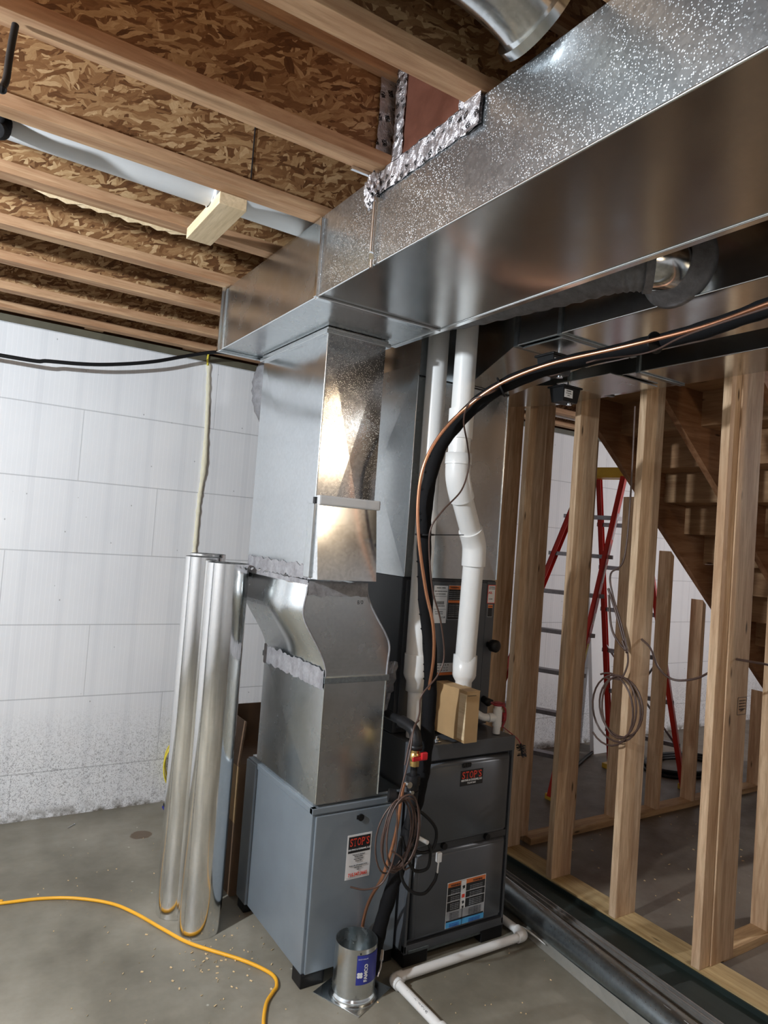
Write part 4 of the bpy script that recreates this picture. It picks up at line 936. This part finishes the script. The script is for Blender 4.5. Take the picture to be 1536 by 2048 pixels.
for i in range(70):
    f = random.random(); c = Vector((2.237+.012*f, 2.255, .828-.05*f)); a = random.uniform(0, 2*PI)
    d = Vector((math.cos(a), math.sin(a), -.2)).normalized()*.022; tube(bm, [c, c+d], .0012, 4, caps=False)
part(t, 'bristles', bm, 'black')

# ------------------------------------------------------------------ tall round pipes
pp = [((1.055, 2.865), .088, 1.535, 'tall round galvanized pipe nearest the yellow cord, frontmost of the three', None),
      ((1.072, 3.205), .086, 1.555, 'tall round pipe at the back left with a joint in its upper third', 1.30),
      ((1.005, 3.040), .082, 1.548, 'tall round pipe standing between the other two', None)]
for (c, r, h, lb, jt) in pp:
    t = root('round_duct_pipe', (c[0], c[1], 0), lb, 'duct pipe', 'round pipes standing on the floor')
    lean = Vector((.008, -.012, 0))*0
    bm = bmesh.new(); hollow(bm, (c[0], c[1], .001), (c[0], c[1], jt or h), r); part(t, 'pipe', bm, 'galv_pipe')
    if jt:
        bm = bmesh.new(); hollow(bm, (c[0]+.004, c[1], jt-.03), (c[0]+.004, c[1], h), r-.004); part(t, 'upper_length', bm, 'galv_pipe')
    bm = bmesh.new()
    a = 3.6; q = Vector((c[0]+r*math.cos(a), c[1]+r*math.sin(a), 0)); tube(bm, [q+Vector((0, 0, .002)), q+Vector((0, 0, (jt or h)-.001))], .0025, 6); part(t, 'lock_seam', bm, 'galv_bright')
bm = nb((1.255, 1.62, 3.05, 3.40, 0, .60), bev=.003)
t = root('large_carton', (1.45, 3.2, 0), 'large brown cardboard box behind the light grey cabinet', 'carton')
part(t, 'box', bm, 'card_dk')
bm = bmesh.new(); hexa(bm, [(1.252, 3.052, .595), (1.256, 3.052, .595), (1.256, 3.395, .595), (1.252, 3.395, .595), (1.275, 3.06, .79), (1.279, 3.06, .79), (1.279, 3.39, .79), (1.275, 3.39, .79)])
box(bm, 1.28, 1.62, 3.39, 3.394, .6, .79); part(t, 'flap', bm, 'card_dk')
bm = nb((1.2535, 1.2548, 3.052, 3.395, .33, .585)); part(t, 'side_panel', bm, 'card', 'lighter upper side')

# starting collar with blue label
cx, cy, r = 1.432, 2.222, .079
t = root('starting_collar', (cx, cy, 0), 'short round galvanized collar on a square flange with a dark blue label', 'duct collar')
bm = bmesh.new(); hollow(bm, (cx, cy, .003), (cx, cy, .200), r, .0014, 56); part(t, 'cylinder', bm, 'galv_soft')
bm = bmesh.new(); box(bm, -.105, .105, -.105, .105, 0, .003, bev=.0009)
bmesh.ops.rotate(bm, verts=bm.verts, cent=(0, 0, 0), matrix=Matrix.Rotation(math.radians(24), 3, 'Z')); bmesh.ops.translate(bm, verts=bm.verts, vec=(cx+.005, cy+.013, .0005)); part(t, 'square_flange', bm, 'galv_soft')
bm = bmesh.new(); lathe(bm, [(r, .0), (r+.012, .0), (r+.004, .012), (r, .02)], (cx, cy, .0036), seg=48); part(t, 'base_bead', bm, 'edge')
aL = math.radians(-82); half = .62; zl0, zl1 = .078, .182
def wrap(u, off, z):
    a = aL+u/r; return Vector((cx+(r+off)*math.cos(a), cy+(r+off)*math.sin(a), z))
bm = bmesh.new(); prev = None
for i in range(13):
    u = -half*r+2*half*r*i/12; cur = (bm.verts.new(wrap(u, .0012, zl0)), bm.verts.new(wrap(u, .0012, zl1)))
    if prev: bm.faces.new((prev[0], cur[0], cur[1], prev[1])).smooth = True
    prev = cur
lab = part(t, 'label', bm, 'navy', 'dark blue maker label')
bm = bmesh.new()
def addtext(s_, u, z, size, ang, bold):
    b2 = text_bm(s_, 0, 0, 0, size, ang, bold, .0002)
    for v in b2.verts: v.co = wrap(u+v.co.x, .0020-v.co.y, z+v.co.z)
    me = bpy.data.meshes.new('x'); b2.to_mesh(me); b2.free(); bm.from_mesh(me); bpy.data.meshes.remove(me)
addtext('FAMCO', -.013, .119, .0185, PI/2, .0008); addtext('DUCT COLLAR', -.026, .169, .0055, 0, 0)
for k in range(4):
    a = PI/4+k*PI/2; u0, z0_ = -.036+.0064*math.cos(a), .113+.0064*math.sin(a); c0 = bm.verts.new(wrap(u0, .0022, z0_))
    rg = [bm.verts.new(wrap(u0+.0058*math.cos(b_), .0022, z0_+.0058*math.sin(b_))) for b_ in [2*PI*m_/14 for m_ in range(14)]]
    for m_ in range(14): bm.faces.new((c0, rg[m_], rg[(m_+1) % 14]))
q = link('lettering', bm, 'white', ORG[t.name], lab)
bm = bmesh.new(); tube(bm, [(cx+.055, cy-.072, .085), (cx+.075, cy-.06, .105), (cx+.098, cy-.03, .13)], .0035, 8); cyl(bm, (cx+.088, cy-.042, .118), (cx+.104, cy-.02, .14), .008, 8); part(t, 'damper_stud', bm, 'silver')
for a in (-1.9, -.4, 2.3):
    bm = bmesh.new(); d = Vector((math.cos(a), math.sin(a), 0)); p = Vector((cx, cy, .188)); cyl(bm, p+d*(r-.0005), p+d*(r+.0008), .0035, 12); part(t, 'rivet_hole', bm, 'ink')

# ------------------------------------------------------------------ drain pipe on floor
t = root('condensate_drain', (1.6, 2.2, 0), 'white plastic drain pipe lying on the floor around the furnace front', 'drain pipe')
bm = bmesh.new(); cyl(bm, (1.60, 2.19, .026), (2.235, 2.19, .026), .0175, 20); part(t, 'cross_pipe', bm, 'pvc')
bm = bmesh.new(); tube(bm, [(2.225, 2.19, .026), (2.258, 2.192, .026), (2.27, 2.21, .026), (2.27, 2.24, .026)], .022, 18, 5); tube(bm, [(2.27, 2.23, .026), (2.27, 2.75, .026)], .0175, 18); part(t, 'corner_elbow', bm, 'pvc')
bm = bmesh.new(); tube(bm, [(1.63, 2.19, .026), (1.60, 2.188, .026), (1.59, 2.178, .026), (1.59, 2.15, .026)], .022, 18, 5); part(t, 'corner_elbow', bm, 'pvc')
bm = bmesh.new(); cyl(bm, (1.590, 2.165, .026), (1.596, 1.30, .024), .0170, 20); cyl(bm, (1.5945, 1.90, .026), (1.5952, 1.84, .026), .0215, 20); part(t, 'outlet_pipe', bm, 'pvc')
bm = bmesh.new()
b2 = text_bm('3/4 IN PVC-1120 SCH 40', 0, 0, 0, .014)
for v in b2.verts:
    u, h = v.co.x, v.co.z; a = 2.25+h/.0175
    v.co = Vector((1.593-.0176*math.cos(a-PI/2)*-1*0+.0178*math.cos(a), 2.03-u*.9, .026+.0178*math.sin(a)))
part(t, 'print', b2, 'ink')

# ------------------------------------------------------------------ cords and odd items on the left
CD = [(-.4,3.5,.007),(.298,3.415,.007),(.352,3.386,.007),(.505,3.358,.007),(.638,3.302,.007),(.765,3.199,.007),(.843,3.075,.007),(.922,2.897,.007),(.99,2.76,.007),(1.128,2.581,.007),(1.188,2.48,.007),(1.205,2.42,.007),(1.19,2.37,.007),(1.162,2.343,.007),(1.115,2.293,.007),(1.059,2.18,.007),(1.0,2.0,.007),(.95,1.7,.007)]
bm = bmesh.new(); tube(bm, CD, .0068, 12, 8); single('extension_cord', bm, 'cordy', 'yellow orange extension cord snaking across the concrete floor', 'cord')
bm = bmesh.new(); tube(bm, smooth_path([(-3,4.12,2.62),(-1.2,4.12,2.50),(.192,4.12,2.487),(.426,4.12,2.502),(.675,4.12,2.533),(.941,4.12,2.60),(1.166,4.12,2.684),(1.328,4.09,2.733),(1.50,4.06,2.736)], 8), .0105, 12)
single('black_cable', bm, 'black', 'thick black cable sagging along the top of the foam wall', 'cable')
bm = bmesh.new(); tube(bm, [(1.3,3.7,2.738),(1.25,3.6,2.72),(1.3,3.5,2.73),(1.45,3.35,2.735)], .009, 10, 8); single('cable_slack', bm, 'black', 'short black cable under the joists by the duct end', 'cable')
bm = bmesh.new(); tube(bm, [(.05,1.70,2.735),(.047,1.695,2.70),(.044,1.688,2.65),(.042,1.68,2.60),(.036,1.672,2.575)], .0075, 12, 6); bmesh.ops.create_uvsphere(bm, u_segments=10, v_segments=8, radius=.010, matrix=Matrix.Translation((.036, 1.672, 2.573)))
single('hanging_wire_stub', bm, 'black', 'twisted black wire hanging from a joist at the top left', 'wire')
bm = bmesh.new(); tube(bm, [(.078,2.23,2.84),(.06,2.2,2.76),(.055,2.17,2.72),(.04,2.13,2.70)], .022, 14, 6); single('hose_end', bm, 'rubber', 'dark hose end at the left edge beside the white pipe', 'hose')
F = [(1.329,4.25,2.689),(1.347,4.25,2.371),(1.354,4.25,2.059),(1.342,4.25,1.839),(1.34,4.25,1.559),(1.339,4.25,1.312),(1.341,4.25,1.035),(1.346,4.25,.759),(1.339,4.25,.52)]
bm = bmesh.new(); tube(bm, smooth_path(F, 34), .0125, 10, rf=lambda s: 1+.45*mnoise.noise(Vector((s*60, 0, 0)))+.5*max(0, math.sin(s*11-1.2))**6)
single('spray_foam_bead', bm, 'foam', 'cream spray foam bead filling a vertical joint in the foam wall', 'foam bead')
bm = bmesh.new(); tube(bm, [(1.322,4.235,2.78),(1.315,4.235,2.72),(1.318,4.235,2.675)], .006, 8, 4); single('yellow_wire', bm, 'ywire', 'short yellow wire poking out above the foam bead', 'wire')
bm = bmesh.new()
for i in range(5): tube(bm, ring((1.325+.004*i, 4.20+.008*i, .225+.004*i), .078+.004*math.sin(i*2), .125+.006*math.cos(i*3), .05*i, ph=i), .004, 8, closed=True)
tube(bm, [(1.30, 4.20, .34), (1.29, 4.22, .42), (1.30, 4.235, .50), (1.31, 4.24, .53)], .004, 8, 5)
single('yellow_cable_coil', bm, 'ywire', 'coil of yellow cable against the foam wall behind the round pipes', 'cable coil')
t = root('marking_tool', (1.27, 4.15, 0), 'small blue and black item on the floor by the foam wall', 'tool')
part(t, 'body', nb((1.245, 1.30, 4.125, 4.165, 0, .012), bev=.003), 'navy'); part(t, 'grip', nb((1.25, 1.295, 4.128, 4.162, .012, .028), bev=.004), 'black')
bm = bmesh.new(); cyl(bm, (.717, 4.07, .003), (.754, 4.103, .004), .0022, 8); cyl(bm, (.754, 4.103, .004), (.756, 4.105, .004), .005, 10); single('nail', bm, 'silver', 'loose nail lying on the floor near the foam wall', 'nail')
bm = bmesh.new()
def chip(x, y, s):
    a = random.uniform(0, PI); c_, s_ = math.cos(a), math.sin(a); l, w_ = s, s*random.uniform(.25, .6); zz = .0008
    prism(bm, [(x+c_*l-s_*w_, y+s_*l+c_*w_, zz), (x-c_*l-s_*w_, y-s_*l+c_*w_, zz), (x-c_*l+s_*w_, y-s_*l-c_*w_, zz+.001), (x+c_*l+s_*w_, y+s_*l-c_*w_, zz+.002)], (0, 0, .0015))
for _ in range(80): chip(random.gauss(1.06, .12), random.gauss(2.62, .16), random.uniform(.002, .006))
for _ in range(60): chip(random.uniform(.5, 1.25), random.uniform(2.2, 3.8), random.uniform(.0015, .004))
for _ in range(60): chip(random.uniform(1.2, 2.4), random.uniform(1.5, 2.2), random.uniform(.0015, .004))
for _ in range(60): chip(random.uniform(2.9, 4.6), random.uniform(1.8, 3.0), random.uniform(.002, .008))
single('wood_shavings', bm, 'chip', 'tiny pale wood shavings scattered on the concrete', 'shavings', kind='stuff', org=(1, 2.6, 0))

# ------------------------------------------------------------------ floor run beside the stud wall
t = root('floor_duct_pipe', (2.45, 1.8, 0), 'long round galvanized pipe lying on the floor beside the stud wall', 'duct pipe')
PA, PB, PR = Vector((2.452, 2.95, .057)), Vector((2.09, -.8, .057)), .055
ex = Vector((1, 0, 0)); ez = Vector((0, 0, 1))
def onp(y, a, rr):
    c = PA.lerp(PB, (PA.y-y)/(PA.y-PB.y)); return c+ex*math.cos(a)*rr+ez*math.sin(a)*rr
bm = bmesh.new(); hollow(bm, PA, PB, PR, .0013, 56)
for k in range(26): tube(bm, [onp(2.3-k*.085, 1.75, PR+.0005), onp(2.3-k*.085-.03, 1.75, PR+.0005)], .0018, 5, mi=1)
for k in range(60): tube(bm, [onp(2.1-k*.022, 2.35, PR+.0003), onp(2.1-k*.022-.006, 2.42, PR+.0003)], .0012, 4, mi=1)
part(t, 'pipe', bm, ['galv_dark', 'silver'])
bm = bmesh.new(); tube(bm, [onp(2.94, .8, PR+.001), onp(-.79, .8, PR+.001)], .002, 6); part(t, 'lock_seam', bm, 'edge')
bm = bmesh.new(); rv = (-.225, -3.75, 0)
for a_, b_, z_ in ((2.583, 2.632, .020), (2.590, 2.595, .032), (2.618, 2.623, .032)):
    prism(bm, [(a_, 2.95, .0005), (b_, 2.95, .0005), (b_, 2.95, z_), (a_, 2.95, z_)], rv)
single('steel_rail', bm, 'rail', 'dusty grooved rail lying between the floor pipe and the dark strip', 'rail')
bm = bmesh.new(); hexa(bm, [(2.44, -.8, .0005), (2.732, -.8, .0005), (2.732, 2.9, .0005), (2.636, 2.9, .0005), (2.44, -.8, .005), (2.732, -.8, .010), (2.732, 2.9, .010), (2.636, 2.9, .005)]); box(bm, 2.725, 2.732, -.8, 2.9, .008, .032); single('dark_strip', bm, 'strip', 'dark green strip along the foot of the treated plate', 'strip')
bm = bmesh.new(); n = 24
L_ = [(2.330-.0965*(2.28-(2.28-k*2.2/n))-.018, 2.28-k*2.2/n) for k in range(n+1)]
def srise(y): f = max(0, min(1, (2.26-y)/1.1)); return .008+.058*f
ring4 = []
for x, y in L_:
    c = PA.lerp(PB, (PA.y-y)/(PA.y-PB.y)); zr = srise(y); xr = c.x-math.sqrt(max(0, PR**2-(zr-c.z)**2))-.003
    a = Vector((x, y, .001)); b = Vector((xr, y, zr)); ring4.append([bm.verts.new(p) for p in (a, b, b+Vector((-.001, 0, .003)), a+Vector((0, 0, .003)))])
for A_, B_ in zip(ring4, ring4[1:]):
    for k in range(4): bm.faces.new((A_[k], A_[(k+1) % 4], B_[(k+1) % 4], B_[k]))
bm.faces.new(ring4[0]); bm.faces.new(ring4[-1][::-1])
single('sheet_offcut', bm, 'sheet', 'flat dusty sheet strip leaning on the floor pipe', 'offcut')
bm = bmesh.new(); tube(bm, [(2.322, 2.290, .010), (2.318, 2.24, .018), (2.312, 2.17, .023), (2.302, 2.10, .026)], .0045, 8, 6, rf=lambda s: math.sin(PI*(.08+.84*s))); single('white_edge', bm, 'pvc', 'short pale curled strip at the far end of the dusty sheet', 'strip')

# ------------------------------------------------------------------ ladder
t = root('step_ladder', (4.3, 3.45, 0), 'red fiberglass step ladder with yellow top standing behind the stud wall', 'ladder')
A, Cc, D, B = Vector((3.66, 3.36, .02)), Vector((3.33, 3.93, .02)), Vector((4.80, 3.13, .02)), Vector((4.62, 3.68, .02))
T1, T2 = Vector((4.13, 3.235, 2.24)), Vector((4.02, 3.52, 2.24))
def rail(a, b, w_, d_, out):
    bm = bmesh.new(); ax = (b-a).normalized(); o = Vector(out).normalized(); s = ax.cross(o).normalized(); o = s.cross(ax)
    for (u0, u1, v0, v1) in ((-w_, w_, -.003, .003), (-w_, -w_+.006, -.003, d_), (w_-.006, w_, -.003, d_)):
        p = [a+s*u0+o*v0, a+s*u1+o*v0, a+s*u1+o*v1, a+s*u0+o*v1]; hexa(bm, p+[q+(b-a) for q in p])
    return bm
u = (A-Cc).normalized(); v = (D-A).normalized()
for a, b, o_ in ((A, T1-v*.06, -u), (Cc, T2-v*.06, u)): part(t, 'front_rail', rail(a, b, .047, .03, o_), 'lad')
for a, b, o_ in ((D, T1+v*.06, -u), (B, T2+v*.06, u)): part(t, 'rear_rail', rail(a, b, .038, .03, o_), 'lad')
a1, a2 = T1-v*.06, T2-v*.06
for k in range(1, 8):
    s = k/8; p, q = A.lerp(a1, s), Cc.lerp(a2, s); bm = bmesh.new(); w2 = v*.045
    hexa(bm, [p-w2+Vector((0, 0, -.028)), p+w2+Vector((0, 0, -.028)), q+w2+Vector((0, 0, -.028)), q-w2+Vector((0, 0, -.028)), p-w2, p+w2, q+w2, q-w2]); part(t, 'step', bm, 'alu')
b1, b2_ = T1+v*.06, T2+v*.06
for k in range(1, 7):
    s = k/7; p, q = D.lerp(b1, s), B.lerp(b2_, s); bm = bmesh.new(); w2 = v*.018
    hexa(bm, [p-w2+Vector((0, 0, -.03)), p+w2+Vector((0, 0, -.03)), q+w2+Vector((0, 0, -.03)), q-w2+Vector((0, 0, -.03)), p-w2, p+w2, q+w2, q-w2]); part(t, 'rear_bar', bm, 'alu')
bm = bmesh.new(); c1, c2 = T1+u*.02, T2-u*.02; w2 = v*.10
hexa(bm, [c1-w2, c1+w2, c2+w2, c2-w2]+[x+Vector((0, 0, .075)) for x in (c1-w2*.85, c1+w2*.85, c2+w2*.85, c2-w2*.85)]); bmesh.ops.bevel(bm, geom=list(bm.edges), offset=.008, segments=2, affect='EDGES')
part(t, 'top_cap', bm, 'yel', 'yellow top cap')
for p in (A, Cc, D, B):
    bm = bmesh.new(); box(bm, p.x-.04, p.x+.04, p.y-.035, p.y+.035, 0, .04, bev=.006); part(t, 'foot', bm, 'yel')
for s0, s1, m, lb in ((.80, .885, 'lgrey', 'maker label panel'), (.66, .72, 'white', 'white instruction label'), (.53, .565, 'white', 'white warning label'), (.40, .47, 'ywire', 'yellow caution label')):
    p, q = A.lerp(a1, s0), A.lerp(a1, s1); ax = (a1-A).normalized(); o = (u-ax*u.dot(ax)).normalized(); s_ = ax.cross(o).normalized()
    bm = bmesh.new(); f = .0042; w2 = .024; c_ = [p+o*f-s_*w2, p+o*f+s_*w2, q+o*f+s_*w2, q+o*f-s_*w2]; hexa(bm, c_+[x+o*.001 for x in c_]); part(t, 'rail_label', bm, m, lb)
bm = bmesh.new(); p = D.lerp(b1, .12); q = B.lerp(b2_, .45); tube(bm, [p, q], .008, 8); tube(bm, [D.lerp(b1, .45), B.lerp(b2_, .12)], .008, 8); part(t, 'cross_brace', bm, 'alu')

# wires at the studs
bm = bmesh.new()
for i, (cy_, cz_, rr, rz_) in enumerate(((2.13, .985, .135, .150), (2.10, 1.0, .120, .135), (2.16, .975, .135, .165), (2.10, 1.0, .095, .14))):
    pts = [(2.700-.006*i, cy_+rr*math.cos(a), cz_+rz_*math.sin(a)) for a in [2*PI*k/28 for k in range(28)]]
    if i == 2: tube(bm, pts[5:25], .0045, 8)
    else: tube(bm, pts, .0045, 8, closed=True)
tube(bm, [(2.70, 2.19, 1.11), (2.69, 2.14, 1.12), (2.69, 2.10, 1.13), (2.70, 2.08, 1.20), (2.70, 2.09, 1.27), (2.70, 2.13, 1.38), (2.705, 2.19, 1.50), (2.705, 2.21, 1.60), (2.72, 2.15, 1.68), (2.725, 2.14, 2.0), (2.725, 2.145, 2.40)], .0045, 8, 7)
tube(bm, [(2.70, 2.215, 1.53), (2.70, 2.16, 1.42), (2.70, 2.10, 1.28), (2.69, 2.08, 1.25)], .006, 8, 7)
tube(bm, [(2.70, 2.21, 1.50), (2.69, 2.17, 1.34), (2.69, 2.09, 1.26), (2.69, 2.11, 1.30)], .005, 8, 7)
single('hanging_wire_coil', bm, 'brownw', 'big loops of brown cable hanging from the middle near stud', 'wire coil')
bm = bmesh.new(); tube(bm, [(2.80,2.09,1.31),(2.82,2.05,1.27),(2.84,2.02,1.19),(2.87,1.96,1.145),(2.89,1.86,1.17),(2.87,1.76,1.235),(2.85,1.715,1.265)], .005, 8, 8); single('slack_cable', bm, 'brownw', 'brown cable sagging between two near studs', 'cable')
bm = bmesh.new(); tube(bm, [(2.86,1.665,1.293),(2.95,1.60,1.283),(3.10,1.58,1.265),(3.6,1.55,1.25)], .005, 8, 8); single('through_cable', bm, 'brownw', 'brown cable leaving the doubled stud towards the right edge', 'cable')
bm = text_bm('SPF', 2.93, 1.6675, 1.075, .018, 0, 0, .0004); 
for r_ in range(4): bm = text_bm('KD-HT S-P-F 2', 2.930, 1.6675, 1.115-.012*r_, .0075, 0, 0, .0004, bm=bm)
box(bm, 2.895, 2.962, 1.6672, 1.668, 1.128, 1.1295); box(bm, 2.895, 2.962, 1.6672, 1.668, 1.056, 1.0575); box(bm, 2.895, 2.8965, 1.6672, 1.668, 1.056, 1.129); box(bm, 2.9605, 2.962, 1.6672, 1.668, 1.056, 1.129)
single('grade_stamp', bm, 'ink', 'inked square grade stamp on the doubled post at far right', 'stamp', org=(2.93, 1.668, 1.05))

# far floor things
bm = bmesh.new(); 
for i in range(4): tube(bm, [(5.25+(.34+.02*i)*math.cos(a), 3.45+(.20+.01*i)*math.sin(a), .014+.016*(i % 3)) for a in [2*PI*k/30 for k in range(30)]], .013, 8, closed=True)
single('black_hose_coil', bm, 'black', 'coil of black hose on the floor behind the short studs', 'hose')
bm = bmesh.new(); tube(bm, [(4.3, 3.75, .012), (4.7, 3.95, .012), (5.05, 4.1, .012), (5.4, 4.15, .012)], .012, 8, 6); single('floor_cable', bm, 'black', 'black cable on the floor at the foot of the far foam wall', 'cable')
bm = bmesh.new(); hexa(bm, [(4.80, 3.98, 0), (5.05, 3.98, 0), (5.05, 4.02, 0), (4.80, 4.02, 0), (4.80, 4.20, 2.0), (5.05, 4.20, 2.0), (5.05, 4.24, 2.0), (4.80, 4.24, 2.0)]); single('foam_board', bm, 'white', 'white foam board leaning on the far wall behind the ladder', 'foam board')
